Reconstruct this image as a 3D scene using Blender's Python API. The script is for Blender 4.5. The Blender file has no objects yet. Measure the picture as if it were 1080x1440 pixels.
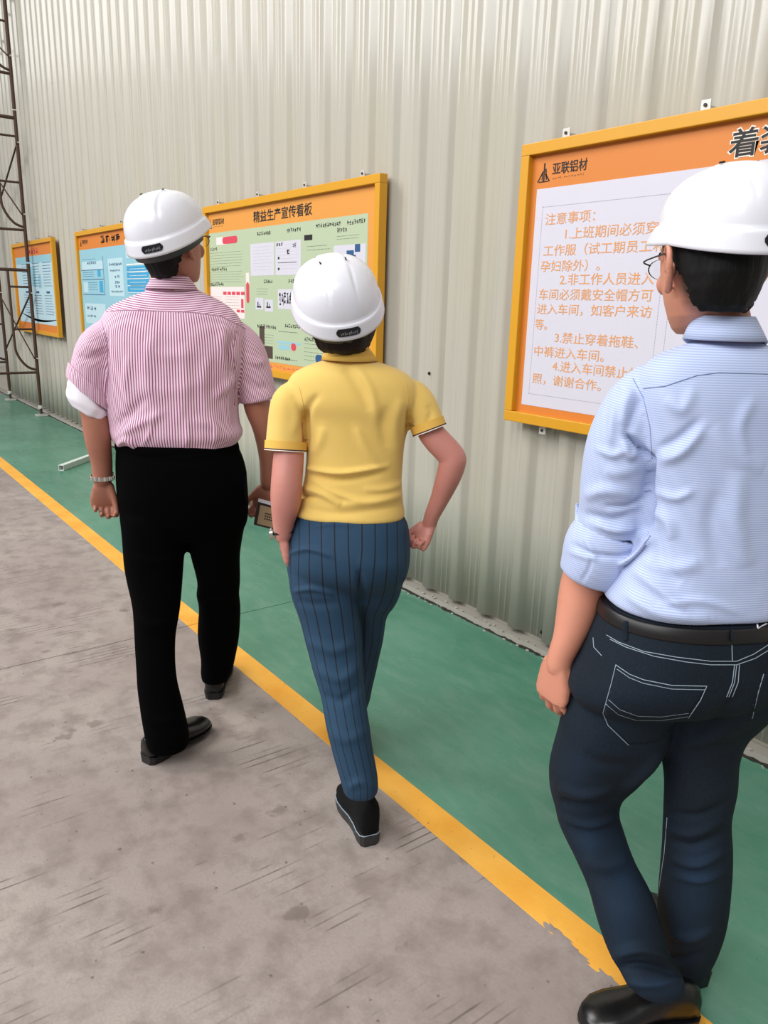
import bpy, bmesh, math, random
import numpy as np
from mathutils import Vector, Matrix
from mathutils.bvhtree import BVHTree
random.seed(4)
rng = np.random.default_rng(4)
SC = bpy.context.scene
COL = SC.collection
# ------------------------------------------------------------------ camera
F = 1082.64                      # focal length in pixels of a 1080 x 1440 frame
CH = 1.52                        # camera height
M = np.array([[0.5963653614, 0.8022651037, 0.0268152759],
              [0.2243105330, -0.1344805900, -0.9651941544],
              [-0.7707354543, 0.5816233096, -0.2601560787]])   # rows: right, down, forward
CAM = np.array([0, 0, CH])
cd = bpy.data.cameras.new('camera'); cam = bpy.data.objects.new('camera', cd); COL.objects.link(cam)
cd.sensor_fit = 'VERTICAL'; cd.sensor_height = 24.0; cd.lens = 24.0 * F / 1440.0; cd.clip_start = 0.05
r_, d_, f_ = M
cam.matrix_world = Matrix(((r_[0], -d_[0], -f_[0], 0), (r_[1], -d_[1], -f_[1], 0), (r_[2], -d_[2], -f_[2], CH), (0, 0, 0, 1)))
SC.camera = cam
# ------------------------------------------------------------------ light
w = bpy.data.worlds.new('hall_daylight'); SC.world = w; w.use_nodes = True
w.node_tree.nodes['Background'].inputs[0].default_value = (0.93, 0.96, 1.0, 1)
w.node_tree.nodes['Background'].inputs[1].default_value = 0.47
def area(name, loc, aim, sx, sy, power, col):
    l = bpy.data.lights.new(name, 'AREA'); l.shape = 'RECTANGLE'; l.size = sx; l.size_y = sy; l.energy = power; l.color = col
    o = bpy.data.objects.new(name, l); COL.objects.link(o); o.location = loc
    o.rotation_euler = (Vector(aim) - Vector(loc)).to_track_quat('-Z', 'Y').to_euler(); return o
area('clerestory_window_light', (-4, -13, 9.6), (-4, 2.5, 1.5), 26, 4.5, 3900, (0.97, 0.98, 1.0))
area('skylight', (-7.0, -3.5, 8.0), (-3.5, 1.2, 0), 5, 3.5, 760, (1.0, 0.98, 0.95))
area('skylight', (1.5, -3.5, 8.0), (-0.8, 1.2, 0), 5, 3.5, 420, (1.0, 0.98, 0.95))
SC.view_settings.view_transform = 'Standard'
SC.view_settings.look = 'None'
SC.view_settings.exposure = -0.5
SC.view_settings.gamma = 1.0
SC.view_settings.use_curve_mapping = False
# ------------------------------------------------------------------ geometry helpers
def ray(x, y):
    return M.T @ np.array([(x - 540) / F, (y - 720) / F, 1.0])
def on_floor(x, y, z=0.0):
    r = ray(x, y); return CAM + r * ((z - CH) / r[2])
def project(P):
    Q = (np.asarray(P) - CAM) @ M.T
    return np.stack([540 + F * Q[..., 0] / Q[..., 2], 720 + F * Q[..., 1] / Q[..., 2]], -1), Q[..., 2]
def unit(v):
    v = np.asarray(v, float); return v / (np.linalg.norm(v) + 1e-12)
def lin(c):
    if isinstance(c, str): c = [int(c[i:i + 2], 16) / 255 for i in (0, 2, 4)]
    return tuple(x / 12.92 if x <= 0.04045 else ((x + 0.055) / 1.055) ** 2.4 for x in c) + (1,)
def catmull(P, k):
    P = np.asarray(P, float); n = len(P); out = []
    for i in range(n - 1):
        p0 = P[max(i - 1, 0)]; p1 = P[i]; p2 = P[i + 1]; p3 = P[min(i + 2, n - 1)]
        for t in np.linspace(0, 1, k, endpoint=False):
            out.append(0.5 * (2 * p1 + (p2 - p0) * t + (2 * p0 - 5 * p1 + 4 * p2 - p3) * t * t + (3 * p1 - p0 - 3 * p2 + p3) * t ** 3))
    out.append(P[-1]); return np.array(out)
def loft(rings, cap=True, closed=False):
    n = len(rings[0]); V = np.concatenate(rings); Fs = []
    m = len(rings)
    for i in range(m if closed else m - 1):
        j = (i + 1) % m
        for k in range(n):
            l = (k + 1) % n
            Fs.append((i * n + k, i * n + l, j * n + l, j * n + k))
    if cap and not closed:
        c0 = len(V); V = np.concatenate([V, [rings[0].mean(0)], [rings[-1].mean(0)]])
        for k in range(n):
            l = (k + 1) % n
            Fs.append((c0, l, k)); Fs.append((c0 + 1, (m - 1) * n + k, (m - 1) * n + l))
    return V, Fs
def ellring(c, A, B, n=32, p=2.0):
    t = np.linspace(0, 2 * math.pi, n, endpoint=False); ct, st = np.cos(t), np.sin(t)
    e = 2.0 / p
    return np.asarray(c) + np.outer(np.sign(ct) * np.abs(ct) ** e, A) + np.outer(np.sign(st) * np.abs(st) ** e, B)
def tube(P, R, n=16, flat=1.0, up=(0, 0, 1), k=4, round_ends=True):
    """rounded tapering tube along points P with radii R; flat scales the second axis"""
    P = np.asarray(P, float); R = np.asarray(R, float).reshape(-1)
    if len(R) == 1: R = np.full(len(P), R[0])
    if k > 1:
        Q = catmull(np.column_stack([P, R]), k)
    else: Q = np.column_stack([P, R])
    pts, rad = Q[:, :3], Q[:, 3]
    T = np.gradient(pts, axis=0) if len(pts) > 2 else np.array([pts[1] - pts[0]] * 2)
    rings = []; N = np.asarray(up, float)
    for i in range(len(pts)):
        t = unit(T[i]); a = N - t * (N @ t)
        if np.linalg.norm(a) < 1e-3: a = np.cross(t, [1, 0, 0])
        a = unit(a); b = np.cross(t, a); N = a if i else N
        if i == 0: N = a
        fl = flat if np.isscalar(flat) else np.interp(i / (len(pts) - 1), np.linspace(0, 1, len(flat)), flat)
        if i == 0 and round_ends:
            for h, s in ((0.85, 0.5), (0.5, 0.85)): rings.append(ellring(pts[i] - t * rad[i] * h, b * rad[i] * s, a * rad[i] * s * fl, n))
        rings.append(ellring(pts[i], b * rad[i], a * rad[i] * fl, n))
        if i == len(pts) - 1 and round_ends:
            for h, s in ((0.5, 0.85), (0.85, 0.5)): rings.append(ellring(pts[i] + t * rad[i] * h, b * rad[i] * s, a * rad[i] * s * fl, n))
    return loft(rings)
def ellipsoid(c, rad, R=np.eye(3), nu=20, nv=12):
    rings = []
    for i in range(1, nv):
        th = math.pi * i / nv
        t = np.linspace(0, 2 * math.pi, nu, endpoint=False)
        rings.append(np.stack([np.cos(t) * math.sin(th) * rad[0], np.sin(t) * math.sin(th) * rad[1], np.full(nu, math.cos(th) * rad[2])], 1) @ R.T + c)
    V, Fs = loft(rings)
    V[-2] = np.array([0, 0, rad[2]]) @ R.T + c; V[-1] = np.array([0, 0, -rad[2]]) @ R.T + c
    return V, Fs
def box(c, s, R=np.eye(3)):
    V = np.array([[x, y, z] for x in (-.5, .5) for y in (-.5, .5) for z in (-.5, .5)]) * s
    return V @ R.T + np.asarray(c), [(0, 1, 3, 2), (4, 6, 7, 5), (0, 4, 5, 1), (2, 3, 7, 6), (0, 2, 6, 4), (1, 5, 7, 3)]
def merge(parts):
    V = []; Fs = []; o = 0
    for v, f in parts:
        V.append(v); Fs += [tuple(i + o for i in q) for q in f]; o += len(v)
    return np.concatenate(V), Fs
def mesh_obj(name, geo, mat, parent=None, smooth=False, attrs=None, bevel=0, fixn=True):
    V, Fs = geo
    me = bpy.data.meshes.new(name); me.from_pydata([tuple(v) for v in V], [], [tuple(int(i) for i in f) for f in Fs])
    me.update()
    if fixn:
        bm = bmesh.new(); bm.from_mesh(me); bmesh.ops.recalc_face_normals(bm, faces=bm.faces); bm.to_mesh(me); bm.free()
    if attrs:
        for k, a in attrs.items():
            at_ = me.attributes.new(k, 'FLOAT', 'POINT'); at_.data.foreach_set('value', np.asarray(a, np.float32))
    if smooth:
        me.polygons.foreach_set('use_smooth', [True] * len(me.polygons))
    if mat: me.materials.append(mat)
    o = bpy.data.objects.new(name, me); COL.objects.link(o)
    if bevel:
        b = o.modifiers.new('bevel', 'BEVEL'); b.width = bevel; b.segments = 2; b.limit_method = 'ANGLE'
    if parent is not None: parent_to(o, parent)
    return o
def parent_to(o, parent):
    o.parent = parent
    p = Vector((0, 0, 0)); q = parent
    while q is not None: p += q.location; q = q.parent
    # meshes are written in world coordinates; roots carry only translations
    o.matrix_parent_inverse = Matrix.Translation(-p) if parent.parent is None else Matrix.Identity(4)
    if parent.parent is not None:
        o.matrix_parent_inverse = Matrix.Identity(4)
def empty(name, loc, label, cat, group=None):
    o = bpy.data.objects.new(name, None); COL.objects.link(o); o.location = loc; o.empty_display_size = 0.1
    o['label'] = label; o['category'] = cat
    if group: o['group'] = group
    return o
def remesh(parts, voxel, smooth=4, factor=0.5):
    V, Fs = merge(parts)
    me = bpy.data.meshes.new('tmp'); me.from_pydata([tuple(v) for v in V], [], Fs); me.update()
    bm = bmesh.new(); bm.from_mesh(me); bmesh.ops.recalc_face_normals(bm, faces=bm.faces); bm.to_mesh(me); bm.free()
    o = bpy.data.objects.new('tmp', me); COL.objects.link(o)
    m = o.modifiers.new('r', 'REMESH'); m.mode = 'VOXEL'; m.voxel_size = voxel
    if smooth:
        s = o.modifiers.new('s', 'SMOOTH'); s.factor = factor; s.iterations = smooth
    bpy.context.view_layer.update()
    dg = bpy.context.evaluated_depsgraph_get(); ev = o.evaluated_get(dg); em = ev.to_mesh()
    n = len(em.vertices); v = np.empty(n * 3); em.vertices.foreach_get('co', v); v = v.reshape(-1, 3)
    nn = np.empty(n * 3); em.vertex_normals.foreach_get('vector', nn); nn = nn.reshape(-1, 3)
    fs = [tuple(p.vertices) for p in em.polygons]
    ev.to_mesh_clear(); bpy.data.objects.remove(o); bpy.data.meshes.remove(me)
    return v, fs, nn
def bvh(V, Fs): return BVHTree.FromPolygons([Vector(v) for v in V], Fs)
def hit(tree, x, y):
    r = unit(ray(x, y)); h = tree.ray_cast(Vector(CAM), Vector(r))
    return (np.array(h[0]), np.array(h[1])) if h[0] is not None else (None, None)
def surf_line(tree, px, rad, lift=0.001, step=5, n=6):
    """thin cord lying on a garment along a drawn line"""
    P = []
    px = np.asarray(px, float)
    for a, b in zip(px[:-1], px[1:]):
        m = max(1, int(np.linalg.norm(b - a) / step))
        for t in range(m): P.append(a + (b - a) * t / m)
    P.append(px[-1]); Q = []
    for p in P:
        h, nn = hit(tree, *p)
        if h is not None: Q.append(h - unit(ray(*p)) * lift)
    if len(Q) < 2: return None
    return tube(np.array(Q), rad, n=n, k=1)
def seg_dist(P, a, b):
    ab = b - a; t = np.clip(((P - a) @ ab) / (ab @ ab + 1e-12), 0, 1)
    return np.linalg.norm(P - (a + t[:, None] * ab), axis=1), t
def folds(V, N, strokes):
    """ridges (amp > 0) and creases (amp < 0) along lines on the side that faces the camera"""
    px, _ = project(V); face = ((CAM - V) * N).sum(1) / np.linalg.norm(CAM - V, axis=1)
    wgt = np.clip(face * 2.5 + 0.2, 0, 1); D = np.zeros(len(V))
    for pts, wd, amp in strokes:
        pts = catmull(pts, 5) if len(pts) > 2 else np.asarray(pts, float)
        best = np.full(len(V), 1e9); par = np.zeros(len(V)); L = len(pts) - 1
        for i in range(L):
            d, t = seg_dist(px, pts[i], pts[i + 1]); m = d < best
            best[m] = d[m]; par[m] = (i + t[m]) / L
        tap = np.sin(np.clip(par, 0.02, 0.98) * math.pi) ** 0.6
        D += amp * np.exp(-(best / wd) ** 2) * tap
    return V + N * (D * wgt)[:, None]
def waves(V, N, amp, freq, seed, stretch=(1, 1, 1)):
    r = np.random.default_rng(seed); D = np.zeros(len(V)); S = V * np.array(stretch)
    for i in range(7):
        k = r.normal(size=3); k /= np.linalg.norm(k); fq = freq * (0.6 + 1.6 * r.random())
        D += np.sin(S @ k * fq + r.random() * 6.28 + 1.5 * np.sin(S @ np.roll(k, 1) * fq * 0.5)) / 7
    return V + N * (amp * 1.8 * D)[:, None]
# ------------------------------------------------------------------ materials
class NT:
    def __init__(s, name, rough=0.6, metal=0.0, col=(0.5, 0.5, 0.5, 1), spec=0.5):
        s.m = bpy.data.materials.new(name); s.m.use_nodes = True; s.t = s.m.node_tree; s.b = s.t.nodes['Principled BSDF']
        s.b.inputs['Roughness'].default_value = rough; s.b.inputs['Metallic'].default_value = metal
        s.b.inputs['Base Color'].default_value = col; s.b.inputs['Specular IOR Level'].default_value = spec
    def n(s, typ, ins=None, **kw):
        x = s.t.nodes.new('ShaderNode' + typ)
        for k, v in kw.items(): setattr(x, k, v)
        for k, v in (ins or {}).items():
            if hasattr(v, 'is_output'): s.t.links.new(v, x.inputs[k])
            else: x.inputs[k].default_value = v
        return x
    def set(s, k, v):
        if hasattr(v, 'is_output'): s.t.links.new(v, s.b.inputs[k])
        else: s.b.inputs[k].default_value = v
    def coords(s, scale=(1, 1, 1), rot=(0, 0, 0), kind='Object'):
        tc = s.n('TexCoord'); mp = s.n('Mapping', {'Vector': tc.outputs[kind], 'Scale': scale, 'Rotation': rot}); return mp.outputs[0]
    def noise(s, scale, vec=None, detail=4, rough=0.55, dist=0.0):
        i = {'Scale': scale, 'Detail': detail, 'Roughness': rough, 'Distortion': dist}
        if vec is not None: i['Vector'] = vec
        return s.n('TexNoise', i).outputs['Fac']
    def ramp(s, fac, stops, interp='LINEAR'):
        r = s.n('ValToRGB', {'Fac': fac}); r.color_ramp.interpolation = interp; e = r.color_ramp.elements
        while len(e) < len(stops): e.new(0.5)
        for el, (p, c) in zip(e, stops): el.position = p; el.color = c if len(c) == 4 else tuple(c) + (1,)
        return r.outputs['Color']
    def mix(s, fac, a, b, mode='MIX'):
        x = s.n('Mix', data_type='RGBA', blend_type=mode)
        for k, v in ((0, fac), (6, a), (7, b)):
            if hasattr(v, 'is_output'): s.t.links.new(v, x.inputs[k])
            else: x.inputs[k].default_value = v
        return x.outputs[2]
    def math(s, op, a, b=0.0, c=0.0):
        x = s.n('Math', operation=op)
        for k, v in enumerate((a, b, c)):
            if hasattr(v, 'is_output'): s.t.links.new(v, x.inputs[k])
            else: x.inputs[k].default_value = v
        return x.outputs[0]
    def bump(s, h, strength=0.3, dist=0.01):
        s.set('Normal', s.n('Bump', {'Height': h, 'Strength': strength, 'Distance': dist}).outputs[0])
def flat(name, c, rough=0.6, metal=0.0, spec=0.5, vary=0.04):
    t = NT(name, rough, metal, lin(c), spec)
    if vary:
        f = t.noise(18, t.coords()); t.set('Base Color', t.mix(t.math('MULTIPLY', f, vary * 4), lin(c), tuple(x * 0.72 for x in lin(c)[:3]) + (1,)))
    return t.m
BW = (0, 0, 0, 1); WH = (1, 1, 1, 1)
def m_sheet():
    t = NT('ivory_sheet_steel', 0.3, 0, lin('bdb8a8'), 0.5)
    v = t.coords((1.2, 1.2, 0.12)); f = t.noise(3.0, v)
    streak = t.noise(12, t.coords((1, 1, 0.05)), 2)
    fine = t.noise(1.1, t.coords((1, 1, 0.6)), 3)
    c = t.ramp(f, [(0.3, lin('aaa598')), (0.7, lin('b5b1a6'))])
    c = t.mix(t.ramp(streak, [(0.5, BW), (0.8, (0.12, 0.12, 0.12, 1))]), c, lin('9a927e'))
    c = t.mix(t.ramp(fine, [(0.45, BW), (0.75, (0.5, 0.5, 0.5, 1))]), c, lin('b5ae94'))
    t.set('Base Color', c); t.set('Roughness', t.math('MULTIPLY_ADD', t.noise(4, v), 0.12, 0.08))
    t.bump(t.noise(5, t.coords((1.0, 1.0, 0.35)), 2), 0.12, 0.01); return t.m
def m_concrete():
    t = NT('worn_concrete', 0.75)
    co = t.coords()
    big = t.noise(1.3, co, 6); mid = t.noise(9, co, 8, 0.65); fine = t.noise(130, co, 3)
    c = t.ramp(big, [(0.3, lin('8f827c')), (0.55, lin('9e938d')), (0.75, lin('aba198'))])
    c = t.mix(t.ramp(mid, [(0.35, (0.75, 0.75, 0.75, 1)), (0.55, BW)]), c, lin('7c706b'))
    c = t.mix(t.ramp(fine, [(0.3, (0.35, 0.35, 0.35, 1)), (0.6, BW)]), c, lin('83776f'))
    # brushed grooves running across the lane, in worn patches
    gv = t.coords((1, 0.12, 1), (0, 0, 0.10))
    wv = t.n('TexWave', {'Vector': gv, 'Scale': 11.0, 'Distortion': 0.9, 'Detail': 3.0, 'Detail Scale': 2.5}, wave_type='BANDS', bands_direction='X').outputs['Fac']
    gl = t.ramp(wv, [(0.0, WH), (0.13, BW)])
    patch = t.ramp(t.noise(2.6, t.coords((1, 1, 1), (0, 0, 0.4)), 4), [(0.52, BW), (0.60, WH)])
    brk = t.ramp(t.noise(22, gv, 3), [(0.46, BW), (0.56, WH)])
    g = t.mix(1.0, t.mix(1.0, gl, patch, 'MULTIPLY'), brk, 'MULTIPLY')
    c = t.mix(t.math('MULTIPLY', g, 0.9), c, lin('5c524e'))
    # dark oily spots of two sizes
    sp = t.n('TexVoronoi', {'Vector': t.coords((1, 0.8, 1)), 'Scale': 5.5}, feature='F1'); dn = t.math('ADD', sp.outputs['Distance'], t.math('MULTIPLY', t.noise(13, co, 7, 0.7), 0.62))
    s1 = t.ramp(dn, [(0.39, WH), (0.46, BW)])
    c = t.mix(t.math('MULTIPLY', s1, 0.55), c, lin('63584f'))
    sq = t.n('TexVoronoi', {'Vector': t.coords((1, 1.3, 1), (0, 0, .7)), 'Scale': 17.0}, feature='F1'); dq = t.math('ADD', sq.outputs['Distance'], t.math('MULTIPLY', t.noise(38, co, 6, 0.7), 0.62))
    s2 = t.ramp(dq, [(0.32, WH), (0.40, BW)])
    c = t.mix(t.math('MULTIPLY', s2, 0.7), c, lin('50463f'))
    t.set('Base Color', c); t.set('Roughness', t.math('MULTIPLY_ADD', mid, 0.3, 0.45))
    h = t.math('SUBTRACT', t.math('MULTIPLY_ADD', fine, 0.25, t.math('MULTIPLY', mid, 0.4)), t.math('MULTIPLY', g, 0.8))
    t.bump(h, 0.35, 0.006); return t.m
def m_green():
    t = NT('green_floor_paint', 0.35); co = t.coords()
    c = t.ramp(t.noise(1.6, co, 6), [(0.3, lin('3f7660')), (0.55, lin('4d846c')), (0.75, lin('5f8f7a'))])
    c = t.mix(t.ramp(t.noise(5, t.coords((1, 3, 1)), 7, 0.7), [(0.45, BW), (0.75, (0.4, 0.4, 0.4, 1))]), c, lin('7e9c8c'))
    c = t.mix(t.ramp(t.noise(70, co, 3), [(0.66, BW), (0.74, (0.5, 0.5, 0.5, 1))]), c, lin('2c5746'))
    t.set('Base Color', c); t.set('Roughness', t.math('MULTIPLY_ADD', t.noise(6, co, 5), 0.25, 0.18))
    t.bump(t.noise(40, co, 4), 0.08, 0.004); return t.m
def m_line():
    t = NT('yellow_line_paint', 0.5); co = t.coords()
    c = t.ramp(t.noise(5, co, 6), [(0.3, lin('e09a28')), (0.7, lin('efb348'))])
    ch = t.ramp(t.noise(60, co, 4), [(0.66, BW), (0.70, WH)])
    pt = t.ramp(t.noise(1.7, co, 2), [(0.42, BW), (0.6, WH)])
    c = t.mix(t.mix(1.0, ch, pt, 'MULTIPLY'), c, lin('7d6030'))
    c = t.mix(t.ramp(t.noise(12, co, 5), [(0.6, BW), (0.8, (0.4, 0.4, 0.4, 1))]), c, lin('b98a44'))
    t.set('Base Color', c); t.bump(t.noise(60, co, 4), 0.15, 0.004); return t.m
def m_skin(name, c, c2, blotch=0.5):
    t = NT(name, 0.45); f = t.noise(14, t.coords(), 4)
    t.set('Base Color', t.mix(t.math('MULTIPLY', f, blotch), lin(c), lin(c2)))
    t.set('Subsurface Weight', 0.12); t.set('Subsurface Radius', (0.02, 0.008, 0.004)); t.set('Subsurface Scale', 0.3)
    t.bump(t.noise(220, t.coords(), 3), 0.12, 0.002); return t
def m_stripe_shirt():
    t = NT('pink_striped_cotton', 0.8); a = t.n('Attribute', attribute_name='su').outputs['Fac']
    s = t.math('FRACT', t.math('MULTIPLY', a, 1 / 0.0062))
    st = t.ramp(s, [(0.0, WH), (0.34, WH), (0.42, BW), (0.92, BW), (1.0, WH)])
    fd = t.noise(3, t.coords(), 3)
    c = t.mix(st, lin('efd3e2'), t.mix(fd, lin('a0557c'), lin('8d4a74')))
    t.set('Base Color', c); t.set('Sheen Weight', 0.15); t.bump(t.noise(500, t.coords(), 2), 0.1, 0.001); return t.m
def m_blue_shirt():
    t = NT('pale_blue_ribbed_cotton', 0.75); a = t.n('Attribute', attribute_name='su').outputs['Fac']
    s = t.math('FRACT', t.math('MULTIPLY', a, 1 / 0.0042))
    st = t.ramp(s, [(0.0, WH), (0.4, WH), (0.5, BW), (0.9, BW), (1.0, WH)])
    t.set('Base Color', t.mix(st, lin('bac5e2'), lin('9faed4'))); t.set('Sheen Weight', 0.2)
    t.bump(st, 0.12, 0.0015); return t.m
def m_pin_trousers():
    t = NT('teal_blue_pinstripe_cloth', 0.85); a = t.n('Attribute', attribute_name='su').outputs['Fac']
    s = t.math('FRACT', t.math('MULTIPLY', a, 1 / 0.036))
    st = t.ramp(s, [(0.0, WH), (0.07, WH), (0.10, BW), (0.97, BW), (1.0, WH)])
    t.set('Base Color', t.mix(st, t.mix(t.noise(6, t.coords(), 4), lin('173650'), lin('1c4059')), lin('08101f')))
    t.bump(t.noise(400, t.coords(), 2), 0.12, 0.001); return t.m
def m_jeans():
    t = NT('dark_indigo_denim', 0.85, spec=0.3)
    a = t.n('Attribute', attribute_name='fade').outputs['Fac']
    base = t.mix(t.noise(7, t.coords(), 5), lin('060f18'), lin('0b1a27'))
    c = t.mix(t.math('MULTIPLY', a, t.math('MULTIPLY_ADD', t.noise(9, t.coords((1, 1, 2.5)), 4), 0.8, 0.4)), base, lin('1d3650'))
    w_ = t.noise(520, t.coords((1, 1, 0.3)), 2)
    c = t.mix(t.ramp(w_, [(0.5, BW), (0.8, (0.18, 0.18, 0.18, 1))]), c, lin('2c4358'))
    t.set('Base Color', c); t.bump(w_, 0.25, 0.0015); return t.m
def m_hair(name, c):
    t = NT(name, 0.6, 0, lin(c), 0.2); t.bump(t.noise(160, t.coords((1, 1, 0.12)), 3), 0.6, 0.004); return t.m
SHEET = m_sheet(); CONC = m_concrete(); GREEN = m_green(); LINE = m_line()
YEL = flat('yellow_frame_paint', 'd2961a', 0.4); ORG = flat('orange_print', 'cf7a2c', 0.5); ORG2 = flat('pale_orange_print', 'd8923e', 0.5)
PAPER = flat('white_print_sheet', 'cbc8d3', 0.45); INK = flat('black_ink', '17130f', 0.6, vary=0); OTXT = flat('orange_ink', 'd8965a', 0.6, vary=0)
GRN = flat('pale_green_print', 'aebb9c', 0.5); GREY_INK = flat('grey_ink', '5d6b5c', 0.6, vary=0); REDI = flat('red_ink', 'cc3f52', 0.5, vary=0)
PINKI = flat('pale_pink_print', 'ecd3d0', 0.5, vary=0); CYAN = flat('pale_cyan_print', '8dbcc9', 0.5); BLUEP = flat('bright_blue_print', '3d9ac4', 0.5); DBLUE = flat('navy_ink', '26507c', 0.5, vary=0)
DOT = flat('thin_grey_ink', '9b98a4', 0.6, vary=0); WHITE_GLOSS = flat('white_outline_ink', 'efe6da', 0.5, vary=0); DPHOTO = flat('dark_brown_print', '4a3a30', 0.5); LCY = flat('light_cyan_print', 'b4d0d8', 0.5)
ZINC = flat('zinc_metal', 'c9c7c0', 0.4, 0.3); RUST = flat('brown_rusted_steel', '4b3528', 0.7, 0.2, vary=0.12); DARKMETAL = flat('dark_screw', '3a3532', 0.5, 0.6)
HELM = NT('white_helmet_plastic', 0.22, 0, lin('e0e0e7'), 0.5).m
BLKPL = flat('black_plastic', '101012', 0.35, vary=0); GREYPL = flat('dark_green_grey_plastic', '2f3835', 0.5, vary=0); SCRIPT = flat('grey_print', '77777c', 0.5, vary=0)
BLACKCL = NT('black_suit_cloth', 0.95, 0, lin('030304'), 0.05).m
YELCL = NT('yellow_pique_cotton', 0.8, 0, lin('ecc75c'), 0.3); YELCL.set('Sheen Weight', 0.2); YELCL.bump(YELCL.noise(600, YELCL.coords(), 2), 0.15, 0.001)
YELCL.set('Base Color', YELCL.mix(YELCL.noise(5, YELCL.coords(), 3), lin('e4c26c'), lin('dbb65e'))); YELCL = YELCL.m
YELCOL = flat('deeper_yellow_knit', 'e2b350', 0.8); TRIM_DK = flat('dark_maroon_knit', '4c2430', 0.8, vary=0); TRIM_W = flat('white_knit', 'f1ead8', 0.8, vary=0)
WCL = flat('white_cotton', 'f2eef6', 0.8, vary=0.02)
LEATHER = flat('glossy_black_leather', '0b0a0a', 0.28, vary=0); SUEDE = flat('black_suede', '0c0c0d', 0.9, spec=0.2, vary=0); SOLE = flat('dark_grey_rubber', '2a2a29', 0.55, vary=0); SHOEB = flat('matt_black_shoe_leather', '151414', 0.5, vary=0)
BELT = flat('black_belt_leather', '120e10', 0.4, vary=0); THREAD = flat('pale_grey_thread', '8d9aa6', 0.7, vary=0); BTHREAD = flat('grey_blue_seam', '7e8eb0', 0.8, vary=0); CUFFIN = flat('pale_lilac_cuff_cotton', 'ccd2ea', 0.8, vary=0.02)
SILV = flat('silver_steel', 'c4c0b8', 0.25, 0.9, vary=0); EYEW = flat('eye_white', 'e8e4de', 0.2, vary=0); WALLET = flat('dark_brown_leather', '2b1f18', 0.4); CARD = flat('tan_card', '9c8467', 0.5)
GLASS = NT('clear_lens', 0.02, 0, (1, 1, 1, 1)); GLASS.set('Transmission Weight', 1.0); GLASS = GLASS.m
GROUT = flat('pale_mortar', 'a8a297', 0.9, vary=0.1); DIRT = flat('black_dirt', '27251f', 0.95, vary=0.1); LIP = flat('grey_kerb_cement', '99948a', 0.85, vary=0.1)

# ------------------------------------------------------------------ setting: wall
YS = 2.565                      # plane of the sheet pans; the crests stand 28 mm nearer
PER = 0.2140
X0 = -2.917                     # right foot of one rib, seam of a sheet
def struct(name, geo, mat, **k):
    o = mesh_obj(name, geo, mat, **k); o['kind'] = 'structure'; return o
wall = struct('wall_back', box((-6.2, YS + 0.07, 3.6), (19.0, 0.10, 7.2)), SHEET)
XE = X0 - PER * 4 * 13; 
def sheet_profile(x0, ns):
    pts = []
    for i in range(ns):
        b = x0 + i * PER
        pts += [(b, 0), (b + 0.030, 0.0), (b + 0.036, 0.0035), (b + 0.042, 0.0), (b + 0.070, 0), (b + 0.076, 0.0035), (b + 0.082, 0.0), (b + 0.100, 0), (b + 0.107, 0.0022), (b + 0.126, 0.0235), (b + 0.1315, 0.0262), (b + 0.139, 0.0278), (b + 0.156, 0.0288), (b + 0.171, 0.0278), (b + 0.180, 0.0258), (b + 0.188, 0.0205), (b + 0.207, 0.0032)]
    pts += [(x0 + ns * PER, 0)]
    return pts
def sheet_geo(x0, ns, z0=0.055, z1=7.2):
    pr = sheet_profile(x0, ns); pr = [(x0 - 0.016, 0.006), (x0 - 0.004, 0.0045)] + pr[1:]
    zs = [z0, 0.06, 0.6, 1.2, 2.0, 3.0, 4.2, 5.6, z1]; zs = [z0] + zs[2:]
    V = []; Fs = []
    for z in zs:
        for x, d in pr: V.append((x, YS - d, z))
    n = len(pr)
    for i in range(len(zs) - 1):
        for k in range(n - 1): Fs.append((i * n + k, i * n + k + 1, (i + 1) * n + k + 1, (i + 1) * n + k))
    return np.array(V, float), Fs
me0 = None
k = -14
base = sheet_geo(0.0, 4)
for k in range(-12, 5):
    if me0 is None:
        o = mesh_obj('wall_sheet', base, SHEET, wall, fixn=False); me0 = o.data; me0.polygons.foreach_set('use_smooth', [True] * len(me0.polygons))
        sm = o.modifiers.new('thickness', 'SOLIDIFY'); sm.thickness = 0.0012; sm.offset = -1
        first = o
    else:
        o = first.copy(); COL.objects.link(o)
    o.location = (X0 + k * PER * 4, 0.0007 * (k % 2), 0)
# screws in the pans and small debris at the foot of the wall
def wall_pt(x, y, Y=YS):
    r = ray(x, y); return CAM + r * (Y / r[1])
scr = None
for x, y in ((551, 272), (604, 525), (722, 250), (678, 842), (762, 889), (590, 835), (122, 163), (641, 866), (715, 905)):
    p = wall_pt(x, y)
    g = merge([tube([(0, 0, 0), (0, -0.004, 0)], 0.0085, n=8, k=1, round_ends=False), tube([(0, -0.003, 0), (0, -0.009, 0)], 0.005, n=6, k=1, round_ends=False)])
    if scr is None: scr = mesh_obj('screw', g, DARKMETAL, wall); o = scr
    else: o = scr.copy(); COL.objects.link(o)
    o.location = p
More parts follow.
